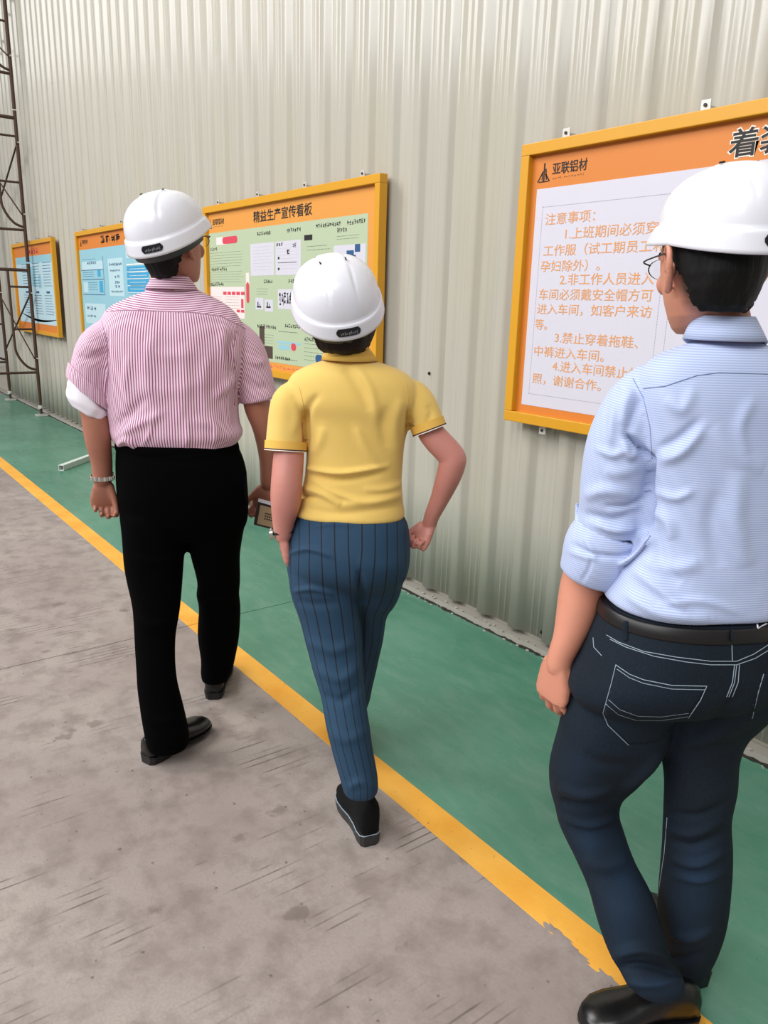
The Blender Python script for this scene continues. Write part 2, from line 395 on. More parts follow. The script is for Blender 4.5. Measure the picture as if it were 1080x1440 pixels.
# kerb lip, mortar and dirt line at the wall foot
def ragged_strip(y0, y1, z0, z1, amp, step, seed, x0=-15.5, x1=2.5):
    r = np.random.default_rng(seed); rings = []
    xs = np.arange(x0, x1, step)
    for x in xs:
        a, b, c = r.normal(size=3) * amp
        rings.append(np.array([(x, y0 + a, z0), (x, y0 + 0.006 + a, z1 + c * 0.4), (x, y1, z1 + b * 0.3 + 0.004), (x, y1, z0)]))
    return loft(rings)
lip = struct('trim_1', ragged_strip(2.514, 2.60, 0.0, 0.028, 0.0022, 0.05, 1), LIP, smooth=False)
dirt = mesh_obj('dirt_line', ragged_strip(2.502, 2.52, 0.0, 0.004, 0.004, 0.02, 2), DIRT, lip); dirt['kind'] = 'stuff'
parts = []
r2 = np.random.default_rng(9)
for i in range(300):
    x = r2.uniform(-6.5, 0.6); y = r2.uniform(2.485, 2.54); s = r2.uniform(0.002, 0.007)
    parts.append(ellipsoid((x, y, (0.030 if y > 2.515 else 0.0) + s * 0.3), (s * 1.6, s, s * 0.6), nu=6, nv=4))
ru = mesh_obj('mortar_crumbs', merge(parts), GROUT, lip); ru['kind'] = 'stuff'
# ------------------------------------------------------------------ setting: floor
floor = struct('floor', box((-6.0, -2.0, -0.08), (26, 9.6, 0.12)), DIRT)
JX = [-13.3, -8.3, -3.30, 1.7, 6.7]
def slab(x0, x1, y0, y1, mat, name, top=0.0):
    return mesh_obj(name, box(((x0 + x1) / 2, (y0 + y1) / 2, top - 0.011), (x1 - x0 - 0.005, y1 - y0, 0.022)), mat, floor)
for a, b in zip(JX[:-1], JX[1:]):
    slab(a, b, -3.5, 1.325, CONC, 'concrete_slab')
    slab(a, b, 1.325, 1.425, LINE, 'yellow_line', 0.0007)
    slab(a, b, 1.425, 2.60, GREEN, 'green_slab', 0.0003)
slab(-18, JX[0], -3.5, 2.6, CONC, 'concrete_slab')
# ragged bite in the yellow line and over-paint edges
def blob(cx, cy, rx, ry, z, seed, n=22):
    r = np.random.default_rng(seed); t = np.linspace(0, 2 * math.pi, n, endpoint=False); q = 1 + 0.35 * r.uniform(-1, 1, size=n)
    top = np.stack([cx + rx * q * np.cos(t), cy + ry * q * np.sin(t), np.full(n, z)], 1); bot = top - [0, 0, 0.002]
    return loft([bot, top])
for i, (x, y, a_, b_) in enumerate(((783, 1312, .045, .012), (800, 1331, .05, .010), (856, 1378, .03, .012))):
    mesh_obj('worn_paint_patch', blob(*on_floor(x, y)[:2], a_, b_, 0.0012 + i * 0.0004, 3 + i), CONC, floor)

# ------------------------------------------------------------------ notice boards
YF = 2.46; YP = 2.487
def font_mesh(txt, size, bold=0.0, res=2):
    c = bpy.data.curves.new('txt', 'FONT'); c.body = txt; c.size = size; c.resolution_u = res; c.offset = bold; c.extrude = 0.0006
    o = bpy.data.objects.new('txt', c); COL.objects.link(o); bpy.context.view_layer.update()
    me = o.evaluated_get(bpy.context.evaluated_depsgraph_get()).to_mesh()
    V = np.array([v.co for v in me.vertices]) if len(me.vertices) else np.zeros((0, 3)); Fs = [tuple(p.vertices) for p in me.polygons]
    o.to_mesh_clear(); bpy.data.objects.remove(o); bpy.data.curves.remove(c)
    return V, Fs
def lettering(txt, x0, x1, z0, z1, y, bold=0.0, stretch=True, shear=0.0):
    """text fitted into the rectangle x0..x1, z0..z1 on a plane facing -Y"""
    V, Fs = font_mesh(txt, 1.0, bold)
    if len(V) == 0: return None
    lo, hi = V.min(0), V.max(0)
    sx = (x1 - x0) / (hi[0] - lo[0]); sz = (z1 - z0) / (hi[1] - lo[1])
    if not stretch: sx = sz = min(sx, sz)
    W = np.stack([x0 + (V[:, 0] - lo[0]) * sx + (V[:, 1] - lo[1]) * sz * shear, y - 0.0008 + V[:, 2] * 0.5, z0 + (V[:, 1] - lo[1]) * sz], 1)
    return W, Fs
def patch(x0, x1, z0, z1, y, d=0.0006):
    return box(((x0 + x1) / 2, y - d / 2, (z0 + z1) / 2), (abs(x1 - x0), d, abs(z1 - z0)))
def scribble(x0, z0, w_, h, n, y, dens=5):
    """unreadable small characters as little strokes"""
    out = []; cw = w_ / n
    for i in range(n):
        cx = x0 + i * cw
        for j in range(dens):
            if random.random() < 0.55:
                zz = z0 + h * (0.08 + 0.84 * random.random()); a = random.uniform(0, 0.3); b = random.uniform(0.55, 0.9)
                out.append(patch(cx + a * cw, cx + b * cw, zz, zz + h * 0.11, y))
            else:
                xx = cx + cw * random.uniform(0.1, 0.8); a = random.uniform(0, 0.4); b = random.uniform(0.6, 1)
                out.append(patch(xx, xx + cw * 0.11, z0 + a * h, z0 + b * h, y))
    return out
def textlines(x0, x1, z1, z0, n, y, fill=0.6):
    out = []; st = (z1 - z0) / n
    for i in range(n):
        zt = z1 - i * st; x = x0; end = x1 - (x1 - x0) * random.uniform(0, 0.15)
        while x < end:
            w_ = random.uniform(0.010, 0.045); out.append(patch(x, min(x + w_, end), zt - st * fill * 0.55, zt - st * 0.1, y)); x += w_ + random.uniform(0.003, 0.010)
    return out
def rail(ax, a, b, wdt, dep, root, fixed):
    # a frame rail of a shallow channel section, mitred ends left square
    if ax == 'x': g = box(((a + b) / 2, YF + dep / 2, fixed), (b - a, dep, wdt))
    else: g = box((fixed, YF + dep / 2, (a + b) / 2), (wdt, dep, b - a))
    return mesh_obj('frame_rail', g, YEL, root, bevel=0.003)
def board(x0, x1, label, headcol=ORG, zbase=1.042, ztop=2.158, fw=0.044):
    root = empty('notice_board', ((x0 + x1) / 2, YF, zbase), label, 'notice board', 'framed notice boards along the wall')
    rail('x', x0, x1, fw, 0.05, root, ztop - fw / 2); rail('x', x0, x1, fw, 0.05, root, zbase + fw / 2)
    rail('z', zbase + fw, ztop - fw, fw, 0.05, root, x0 + fw / 2); rail('z', zbase + fw, ztop - fw, fw, 0.05, root, x1 - fw / 2)
    mesh_obj('backing_panel', box(((x0 + x1) / 2, YP + 0.004, (zbase + ztop) / 2), (x1 - x0 - 0.03, 0.008, ztop - zbase - 0.03)), headcol, root)
    n = int(round((x1 - x0) / 0.7))
    for i in range(n + 1):
        for zz, s in ((ztop + 0.017, 1), (zbase - 0.017, -1)):
            xx = x0 + 0.20 + (x1 - x0 - 0.4) * i / n
            br = mesh_obj('mounting_tab', box((xx, YF + 0.034, zz), (0.036, 0.004, 0.042)), ZINC, root, bevel=0.001)
            mesh_obj('tab_screw', tube([(xx, YF + 0.034, zz + s * 0.004), (xx, YF + 0.027, zz + s * 0.004)], 0.006, n=8, k=1, round_ends=False), DARKMETAL, br)
            mesh_obj('tab_stud', box((xx, YF + 0.06, zz), (0.012, 0.05, 0.012)), ZINC, br)
    return root
EACH = ('white_chart', 'pale_pink_table', 'red_heading', 'bright_blue_panel', 'pale_panel', 'blue_chart', 'blue_panel', 'dark_photograph', 'teal_chart', 'title_outline')
def add(name, items, mat, root, label=None):
    items = [i for i in items if i is not None]
    if not items: return
    if name in EACH:
        for i in items: mesh_obj(name, i, mat, root, fixn=False)
        return
    o = mesh_obj(name, merge(items), mat, root, fixn=False)
    if label: o['label'] = label
    if name in ('notice_text', 'small_print', 'black_print', 'dark_print', 'dotted_border', 'bottom_symbols', 'white_rules', 'company_lettering') or (name == 'title_lettering' and len(items) > 1): o['kind'] = 'stuff'
    return o
def logo(root, x, z, s, y, name='company_lettering', textw=None):
    # small mountain-like emblem of two strokes beside a taller bar
    def bar(ax, az, bx, bz, t):
        d = unit(np.array([bx - ax, bz - az])); nrm = np.array([-d[1], d[0]]) * t / 2
        P = [(ax + nrm[0], az + nrm[1]), (ax - nrm[0], az - nrm[1]), (bx - nrm[0], bz - nrm[1]), (bx + nrm[0], bz + nrm[1])]
        V = np.array([(p[0], y - 0.0008, p[1]) for p in P] + [(p[0], y, p[1]) for p in P]); return V, [(0, 1, 2, 3), (4, 7, 6, 5), (0, 4, 5, 1), (1, 5, 6, 2), (2, 6, 7, 3), (3, 7, 4, 0)]
    g = [bar(x, z, x + .42 * s, z + .62 * s, .09 * s), bar(x + .1 * s, z, x + .9 * s, z, .07 * s), bar(x + .5 * s, z, x + .5 * s, z + 1.1 * s, .12 * s), bar(x + .36 * s, z + .1 * s, x + .36 * s, z + .55 * s, .08 * s),
         bar(x + .62 * s, z + .75 * s, x + .72 * s, z + .1 * s, .1 * s), bar(x + .62 * s, z + .45 * s, x + .98 * s, z, .09 * s)]
    add('company_emblem', g, INK, root)
    tw = textw or 3.1 * s
    add(name, [lettering('亚联铝材', x + 1.18 * s, x + 1.18 * s + tw, z + 0.32 * s, z + 1.02 * s, y, 0.012)] + scribble(x + 1.2 * s, z + .05 * s, tw * .95, .14 * s, 12, y, 2), INK, root)
# board 1: dress and safety notice
b1 = board(-2.402, -0.24, 'large framed board with orange dress-rule text on white, nearest the man in the blue shirt')
add('title_outline', [lettering('着装', -1.513, -1.302, 1.998, 2.093, YP + 0.0002, 0.035)], WHITE_GLOSS, b1)
add('title_lettering', [lettering('着装', -1.508, -1.307, 2.003, 2.088, YP - 0.0012, 0.012)], INK, b1)
logo(b1, -2.326, 2.012, 0.063, YP, textw=0.172)
pp = mesh_obj('white_poster', patch(-2.326, -0.32, 1.119, 1.986, YP, 0.001), PAPER, b1)
yb = YP - 0.001
dots = []
for (x0, x1) in ((-2.288, -1.700), (-1.660, -0.40)):
    for zz in (1.168, 1.915):
        x = x0
        while x < x1: dots.append(patch(x, x + 0.007, zz, zz + 0.0018, yb)); x += 0.0105
    z = 1.168
    while z < 1.915:
        for xx in (x0, x1): dots.append(patch(xx, xx + 0.0018, z, z + 0.007, yb))
        z += 0.0105
add('dotted_border', dots, DOT, b1)
L = [('注意事项：', -2.268, -2.020, 1.868), ('1.上班期间必须穿', -2.158, -1.738, 1.809), ('工作服（试工期员工和', -2.266, -1.700, 1.748), ('孕妇除外）。', -2.274, -1.975, 1.688),
     ('2.非工作人员进入', -2.167, -1.732, 1.636), ('车间必须戴安全帽方可', -2.272, -1.729, 1.578), ('进入车间，如客户来访', -2.276, -1.725, 1.520), ('等。', -2.280, -2.215, 1.458),
     ('3.禁止穿着拖鞋、', -2.168, -1.768, 1.410), ('中裤进入车间。', -2.274, -1.915, 1.350), ('4.进入车间禁止拍', -2.168, -1.745, 1.296), ('照，谢谢合作。', -2.272, -1.915, 1.236)]
add('notice_text', [lettering(s, a, b, z - 0.022, z + 0.022, yb, 0.0) for s, a, b, z in L], OTXT, b1)
# board 2: lean production board
b2 = board(-5.53, -3.372, 'framed board with pale green sheet of charts behind the yellow-shirted woman', ORG2)
add('title_lettering', [lettering('精益生产宣传看板', -4.792, -4.064, 2.008, 2.080, YP, 0.014)], INK, b2)
logo(b2, -5.487, 2.012, 0.058, YP, textw=0.19)
mesh_obj('green_poster', patch(-5.50, -3.503, 1.135, 1.979, YP, 0.001), GRN, b2)
yb = YP - 0.001
def pill(x0, x1, z0, z1, y, n=8):
    r = min(x1 - x0, z1 - z0) / 2; P = []
    for cx, cz, a0 in ((x1 - r, z1 - r, 0), (x0 + r, z1 - r, 90), (x0 + r, z0 + r, 180), (x1 - r, z0 + r, 270)):
        for i in range(n + 1):
            a = math.radians(a0 + 90 * i / n); P.append((cx + r * math.cos(a), cz + r * math.sin(a)))
    A = np.array([(p[0], y, p[1]) for p in P]); return loft([A, A - [0, 0.0006, 0]])
add('white_chart', [patch(-4.84, -4.52, 1.68, 1.88, yb), patch(-4.50, -4.19, 1.68, 1.88, yb), patch(-4.78, -4.67, 1.465, 1.54, yb), patch(-4.65, -4.54, 1.455, 1.53, yb), patch(-4.475, -4.25, 1.475, 1.595, yb), patch(-3.83, -3.52, 1.72, 1.83, yb)], PAPER, b2)
add('pale_pink_table', [patch(-5.49, -4.94, 1.40, 1.61, yb), patch(-5.36, -5.20, 1.895, 1.945, yb), patch(-4.20, -4.12, 1.36, 1.42, yb), patch(-4.912, -4.866, 1.62, 1.70, yb)], PINKI, b2)
y2 = yb - 0.0006
add('red_heading', [pill(-5.26, -5.03, 1.898, 1.944, y2), pill(-4.91, -4.868, 1.505, 1.64, y2)] + [patch(-5.27 + i * .07, -5.215 + i * .07, 1.556, 1.578, y2) for i in range(5)] + [patch(-5.06 + i * .065, -5.01 + i * .065, 1.44, 1.458, y2) for i in range(2)] + [patch(-4.99, -4.955, 1.47, 1.53, y2), pill(-4.31, -4.25, 1.225, 1.27, y2)], REDI, b2)
g = textlines(-5.47, -4.94, 1.845, 1.735, 6, yb, .35) + textlines(-5.47, -4.94, 1.715, 1.63, 5, yb, .35) + textlines(-4.66, -4.53, 1.31, 1.24, 4, yb, .35) + textlines(-4.76, -4.6, 1.60, 1.55, 3, yb, .4)
g += textlines(-5.48, -5.28, 1.545, 1.50, 3, y2, .4) + textlines(-5.24, -5.0, 1.545, 1.45, 5, y2, .35) + textlines(-3.80, -3.55, 1.88, 1.85, 2, yb, .4) + textlines(-4.12, -3.86, 1.84, 1.80, 2, yb, .4) + textlines(-4.12, -3.86, 1.70, 1.40, 12, yb, .35)
g += textlines(-4.49, -4.2, 1.17, 1.15, 1, yb, .5) + textlines(-4.15, -3.8, 1.28, 1.16, 5, yb, .35) + textlines(-4.47, -4.22, 1.34, 1.32, 1, yb, .5) + textlines(-4.80, -4.54, 1.86, 1.70, 8, y2, .2) + textlines(-4.48, -4.21, 1.86, 1.70, 8, y2, .2)
add('small_print', g, GREY_INK, b2)
g = []
for x0, z, w_, n in ((-5.46, 1.855, .11, 5), (-5.46, 1.718, .26, 9), (-4.75, 1.925, .19, 8), (-4.36, 1.925, .17, 7), (-4.02, 1.93, .26, 11), (-3.70, 1.93, .18, 8), (-4.15, 1.876, .08, 4), (-3.80, 1.895, .10, 5), (-4.66, 1.63, .12, 5), (-4.34, 1.63, .14, 6), (-4.76, 1.345, .26, 11), (-4.39, 1.36, .19, 8), (-5.48, 1.615, .22, 9), (-4.52, 1.155, .2, 8), (-4.15, 1.29, .16, 7)):
    g += scribble(x0, z, w_, 0.026, n, yb, 6)
g += scribble(-4.46, 1.49, .19, .09, 6, y2, 7) + [patch(-4.15, -4.06, 1.872, 1.902, y2)] + scribble(-4.49, 1.85, .09, .022, 3, y2, 6) + scribble(-4.29, 1.835, .05, .03, 2, y2, 5) + scribble(-4.36, 1.80, .05, .03, 1, y2, 7) + [patch(-4.47, -4.45, 1.775, 1.79, y2), patch(-4.47, -4.45, 1.71, 1.725, y2), patch(-4.47, -4.24, 1.752, 1.755, y2)]
for cx in (-4.73, -4.60): g += [patch(cx - .03, cx + .03, 1.478, 1.488, y2), patch(cx - .02, cx - .008, 1.488, 1.515, y2), patch(cx + .008, cx + .014, 1.488, 1.505, y2)]
add('black_print', g, INK, b2)
g = [patch(-4.73, -4.66, 1.24, 1.36, yb), patch(-4.69, -4.55, 1.155, 1.235, yb)]
add('dark_photograph', g, DPHOTO, b2)
add('teal_chart', [patch(-4.497, -4.19, 1.262, 1.276, yb), patch(-4.47, -4.33, 1.225, 1.255, yb)], CYAN, b2)
add('blue_chart', [patch(-3.70, -3.63, 1.76, 1.80, y2), patch(-3.62, -3.57, 1.79, 1.83, y2), patch(-3.66, -3.61, 1.745, 1.775, y2), pill(-4.02, -3.94, 1.17, 1.22, y2)], DBLUE, b2)
add('bottom_symbols', scribble(-4.70, 1.095, 1.0, 0.025, 18, YP, 2), REDI, b2)
# board 3: blue charts
b3 = board(-8.74, -6.58, 'framed board with pale blue charts behind the man in the striped shirt', ORG)
add('title_lettering', scribble(-7.98, 2.010, .60, .075, 4, YP, 9) + scribble(-7.98, 2.0, .6, .008, 8, YP, 1), INK, b3)
logo(b3, -8.65, 2.018, 0.055, YP, textw=0.2)
mesh_obj('blue_poster', patch(-8.70, -6.62, 1.10, 1.979, YP, 0.001), CYAN, b3)
add('pale_panel', [patch(-8.63, -7.93, 1.78, 1.86, yb), patch(-7.79, -7.37, 1.53, 1.87, yb), patch(-8.62, -7.95, 1.25, 1.45, yb), patch(-8.62, -8.47, 1.56, 1.66, yb), patch(-7.27, -6.75, 1.86, 1.93, yb), patch(-7.79, -6.75, 1.15, 1.40, yb)], LCY, b3)
add('bright_blue_panel', [patch(-7.27, -6.72, 1.555, 1.79, yb), patch(-8.09, -7.98, 1.56, 1.67, yb), patch(-8.13, -8.03, 1.71, 1.775, yb)], BLUEP, b3)
g = []
for x0, z, w_, n, h in ((-8.45, 1.83, .3, 5, .03), (-7.75, 1.80, .36, 8, .03), (-7.62, 1.69, .15, 2, .028), (-7.62, 1.64, .15, 3, .028), (-7.62, 1.60, .15, 2, .028), (-7.74, 1.56, .34, 8, .02), (-7.74, 1.75, .3, 7, .02), (-8.56, 1.38, .34, 3, .04), (-8.56, 1.31, .3, 6, .025), (-7.15, 1.88, .35, 7, .03)):
    g += scribble(x0, z, w_, h, n, y2, 7)
g += textlines(-8.62, -8.20, 1.76, 1.70, 3, y2, .5) + textlines(-8.45, -8.15, 1.66, 1.57, 4, y2, .45) + textlines(-8.6, -8.1, 1.885, 1.87, 1, y2, .5)
g += [patch(-8.66, -7.95, 1.775, 1.781, y2), patch(-8.66, -7.95, 1.683, 1.689, y2), patch(-8.66, -7.95, 1.535, 1.541, y2), patch(-7.94, -7.932, 1.535, 1.90, y2)]
add('dark_print', g, DBLUE, b3)
add('white_rules', [patch(-7.27, -6.72, 1.74 - i * .06, 1.745 - i * .06, y2) for i in range(4)] + [patch(-7.27, -6.72, 1.80, 1.81, y2)] + textlines(-7.2, -6.75, 1.77, 1.57, 7, y2, .4), WHITE_GLOSS, b3)
# board 4: far board
b4 = board(-11.70, -9.668, 'farthest framed board, seen behind the scaffold tower legs', ORG)
add('title_lettering', scribble(-11.0, 2.0, .6, .075, 5, YP, 8), REDI, b4)
mesh_obj('pale_poster', patch(-11.62, -9.75, 1.17, 1.985, YP, 0.001), LCY, b4)
add('blue_panel', [patch(-11.6, -9.78, 1.90, 1.985, yb), patch(-11.0, -10.6, 1.62, 1.86, yb), patch(-10.5, -10.35, 1.6, 1.75, yb)], CYAN, b4)
V = np.array([(-11.6 + 1.83 * t, yb, 1.24 - 0.07 * math.sin(t * 3.1) + 0.05 * (1 - t)) for t in np.linspace(0, 1, 16)])
th = np.array([0.004 + 0.025 * math.sin(t * 3.1) for t in np.linspace(0, 1, 16)])
Fs = [(i, i + 1, i + 17, i + 16) for i in range(15)]
add('blue_swoosh', [(np.concatenate([V, V + np.stack([th * 0, th * 0, th], 1)]), Fs)], DBLUE, b4)
g = []
for x0 in (-11.3, -10.75, -10.25): g += textlines(x0, x0 + .38, 1.90, 1.60, 9, y2, .5) + textlines(x0, x0 + .38, 1.52, 1.27, 8, y2, .5) + [patch(x0 + .1, x0 + .25, 1.54, 1.565, y2)]
add('small_print', g, DBLUE, b4)

# ------------------------------------------------------------------ scaffold tower
def scaffold_frame(root, X, z0, h=1.70, ya=2.42, yb_=1.20):
    sp = h / 1.70
    for y in (ya, yb_):
        mesh_obj('leg', tube([(X, y, z0), (X, y, z0 + h)], 0.021, n=10, k=1, round_ends=False), RUST, root)
    for zz in (0.37, 0.91, 1.42):
        for a, b in ((ya, ya - .24), (yb_, yb_ + .24)):
            mesh_obj('rung', tube([(X, a, z0 + zz), (X, b, z0 + zz)], 0.013, n=8, k=1, round_ends=False), RUST, root)
    mesh_obj('top_rail', tube([(X, ya, z0 + 1.62), (X, yb_, z0 + 1.62)], 0.020, n=10, k=1, round_ends=False), RUST, root)
    mesh_obj('lower_rail', tube([(X, ya, z0 + 0.37), (X, yb_, z0 + 0.37)], 0.016, n=10, k=1, round_ends=False), RUST, root)
    for y, s in ((ya, -1), (yb_, 1)):
        mesh_obj('arch_post', tube([(X, y + s * .24, z0 + 1.62), (X, y + s * .24, z0 + .8), (X, y + s * .22, z0 + .6), (X, y + s * .12, z0 + .45), (X, y, z0 + .40)], 0.015, n=8, k=4, round_ends=False), RUST, root)
    for zz in (0.55, 1.35):
        for y in (ya, yb_): mesh_obj('brace_lock', box((X + 0.035, y, z0 + zz), (0.07, 0.014, 0.014)), ZINC, root)
root = empty('scaffold_tower', (-11.56, 1.8, 0), 'rusty brown scaffold frame tower standing at the far end of the wall', 'scaffold')
for X in (-10.66, -12.46):
    for i in range(3): scaffold_frame(root, X, 0.19 + 1.72 * i)
    for y in (2.42, 1.20):
        mesh_obj('jack_stem', tube([(X, y, 0.03), (X, y, 0.22)], 0.017, n=8, k=1, round_ends=False), RUST, root)
        mesh_obj('foot_plate', box((X, y, 0.012), (0.15, 0.13, 0.02)), ZINC, root, bevel=0.003)
        mesh_obj('jack_nut', merge([tube([(X, y, 0.10), (X, y, 0.14)], 0.035, n=6, k=1, round_ends=False), box((X, y, .12), (.13, .02, .015))]), ZINC, root)
for z0 in (0.19, 1.91, 3.63):
    mesh_obj('cross_brace', tube([(-10.62, 2.412, z0 + 1.35), (-12.42, 2.412, z0 + .55)], 0.011, n=8, k=1, round_ends=False), RUST, root)
    mesh_obj('cross_brace', tube([(-10.62, 2.388, z0 + .55), (-12.42, 2.388, z0 + 1.35)], 0.009, n=8, k=1, round_ends=False), RUST, root)
# white square tube lying on the green floor
a = on_floor(86, 662); b = on_floor(150, 638); d = unit(b - a); n_ = np.array([-d[1], d[0], 0]); 
def sq(c, h): return np.array([c + n_ * sx * h + np.array([0, 0, 1]) * (sz * h + 0.026) for sx, sz in ((-1, -1), (1, -1), (1, 1), (-1, 1))])
rings = [sq(a, .025), sq(b, .025), sq(b, .021), sq(a, .021)]
o = mesh_obj('steel_tube', loft(rings, closed=True), flat('white_paint', 'd5dcd4', 0.45), bevel=0.001); o['label'] = 'white square steel tube lying on the green floor left of the striped-shirt man'; o['category'] = 'tube'
#PEOPLE
# ================================================================== people
class View:
    """local frame of a standing person: x right, y away (as seen from the walkway), z up; points are given by where they are seen"""
    def __init__(s, x, y):
        s.P = np.array([x, y, 0.0]); s.d = unit([x, y, 0]); s.r = np.array([s.d[1], -s.d[0], 0])
    def at(s, px, py, off=0.0):
        r = ray(px, py); t = ((s.P - CAM) @ s.d + off) / (r @ s.d); return CAM + r * t
    def mpp(s, px, py, off=0.0):
        p = s.at(px, py, off); return ((p - CAM) @ M[2]) / F
    def ring(s, y, xl, xr, off, ratio, yaw=0, p=2.2, n=48):
        a = s.at(xl, y, off); b = s.at(xr, y, off); c = (a + b) / 2; W = np.linalg.norm(b - a) / 2
        cy, sy = math.cos(math.radians(yaw)), math.sin(math.radians(yaw))
        A = W / math.sqrt(cy * cy + (ratio * sy) ** 2)
        ax = s.r * cy - s.d * sy; ay = s.d * cy + s.r * sy          # yaw > 0 turns to the right
        return ellring(c, ax * A, ay * A * ratio, n, p)
    def body(s, rows, k=4, yaw=0, p=2.2, shrink=1.0, n=48):
        rows = [(list(r) + [yaw])[:6] if len(r) < 6 else list(r) for r in rows]
        Q = catmull(rows, k); R = []
        for y, xl, xr, off, ratio, yw in Q:
            c = (xl + xr) / 2; h = (xr - xl) / 2 * shrink
            R.append(s.ring(y, c - h, c + h, off, ratio, yw, p, n))
        return loft(R)
    def limb(s, pts, k=4, flat=1.0, n=36, up=(0, 0, 1), ends=True):
        P = [s.at(a, b, c) for a, b, c, r in pts]; R = [r * s.mpp(a, b, c) for a, b, c, r in pts]
        return tube(P, R, n=n, k=k, flat=flat, up=up, round_ends=ends)
def frame(V, yaw, pitch=0, roll=0):
    """columns right, forward, up for a head or a hand; angles in degrees"""
    y, p, r = [math.radians(a) for a in (yaw, pitch, roll)]
    f = V.d * math.cos(y) + V.r * math.sin(y); R = V.r * math.cos(y) - V.d * math.sin(y); U = np.array([0, 0, 1.0])
    f2 = f * math.cos(p) + U * math.sin(p); U2 = U * math.cos(p) - f * math.sin(p)
    R3 = R * math.cos(r) + U2 * math.sin(r); U3 = U2 * math.cos(r) - R * math.sin(r)
    return np.stack([R3, f2, U3], 1)
def place(geo, O, R, s=1.0): return geo[0] * s @ R.T + O, geo[1]
def head_parts(O, R, s=1.0, wide=1.0):
    g = []
    g.append(ellipsoid((0, -0.008, 0.028), (0.076 * wide, 0.096, 0.092)))
    g.append(ellipsoid((0, -0.045, -0.008), (0.062 * wide, 0.056, 0.062)))
    rings = []
    for z, cx, cy, a, b in ((0.05, 0, 0.012, .068, .078), (0.02, 0, .014, .071, .078), (-0.01, 0, .014, .069, .078), (-0.04, 0, .012, .064, .077), (-0.065, 0, .014, .056, .074), (-0.088, 0, .026, .045, .058), (-0.106, 0, .046, .031, .036), (-0.116, 0, .056, .018, .020)):
        rings.append(ellring((cx, cy, z), (a * wide, 0, 0), (0, b, 0), 28, 2.3))
    g.append(loft(rings))
    g.append(tube([(0, .088, .012), (0, .100, -.012), (0, .110, -.032)], [.009, .011, .013], n=12))          # nose
    for sx in (-1, 1):
        g.append(ellipsoid((sx * .012, .098, -.036), (.009, .010, .008), nu=10, nv=8))
        g.append(ellipsoid((sx * .034, .078, -.028), (.022, .016, .022), nu=12, nv=8))                       # cheek
        g.append(tube([(sx * .014, .090, .020), (sx * .034, .087, .025), (sx * .054, .072, .016)], [.007, .008, .006], n=8))
        # ear: rim, lobe and bowl
        e = [(.070, .008, -.014), (.078, -.002, .010), (.083, -.014, .023), (.087, -.030, .019), (.087, -.035, -.004), (.081, -.026, -.028), (.073, -.008, -.046)]
        g.append(tube([(sx * x * wide, y, z) for x, y, z in e], [.005, .0055, .0055, .0055, .0055, .006, .0075], n=10))
        g.append(ellipsoid((sx * .073 * wide, -.014, -.010), (.006, .016, .024), nu=12, nv=8))
    g.append(ellipsoid((0, .092, -.058), (.024, .010, .0055), nu=14, nv=8)); g.append(ellipsoid((0, .091, -.068), (.021, .010, .006), nu=14, nv=8))
    return [place(q, O, R, s) for q in g]
def face_details(O, R, s, root, hairmat, glasses=False):
    for sx in (-1, 1):
        e = mesh_obj('eye', place(ellipsoid((sx * .032, .076, .002), (.0125, .0125, .0115), nu=16, nv=10), O, R, s), EYEW, root, smooth=True)
        mesh_obj('iris', place(ellipsoid((sx * .032, .0865, .002), (.0055, .0028, .0055), nu=12, nv=8), O, R, s), BLKPL, e, smooth=True)
        mesh_obj('eyebrow', place(tube([(sx * .014, .098, .024), (sx * .034, .095, .030), (sx * .054, .079, .023)], [.003, .0035, .002], n=6), O, R, s), hairmat, root, smooth=True)
    if glasses:
        fr = []; ln = []
        for sx in (-1, 1):
            t = np.linspace(0, 2 * math.pi, 24, endpoint=False)
            ring_ = np.stack([sx * .033 + .026 * np.cos(t), .112 - .12 * (np.abs(sx * .033 + .026 * np.cos(t))) ** 1.4, .000 + .018 * np.sin(t)], 1)
            fr.append(loft([np.stack([p + np.array([math.cos(a) * .0013, math.sin(a) * .0013, 0]) for a in np.linspace(0, 2 * math.pi, 6, endpoint=False)]) for p in ring_], closed=True))
            fr.append(tube([(sx * .058, .106, .006), (sx * .078, .09, .010), (sx * .0815, .02, .012), (sx * .084, -.012, .010), (sx * .084, -.026, -.004)], [.0014], n=6, k=3))
            ln.append(loft([ring_, ring_ * [1, 1, 1] + [0, .0006, 0]]))
        fr.append(tube([(-.008, .111, .004), (0, .114, .007), (.008, .111, .004)], [.0013], n=6))
        gl = mesh_obj('eyeglasses', place(merge(fr), O, R, s), DARKMETAL, root, smooth=True); gl['label'] = 'thin dark metal eyeglasses'
        for l in ln: mesh_obj('lens', place(l, O, R, s), GLASS, gl)
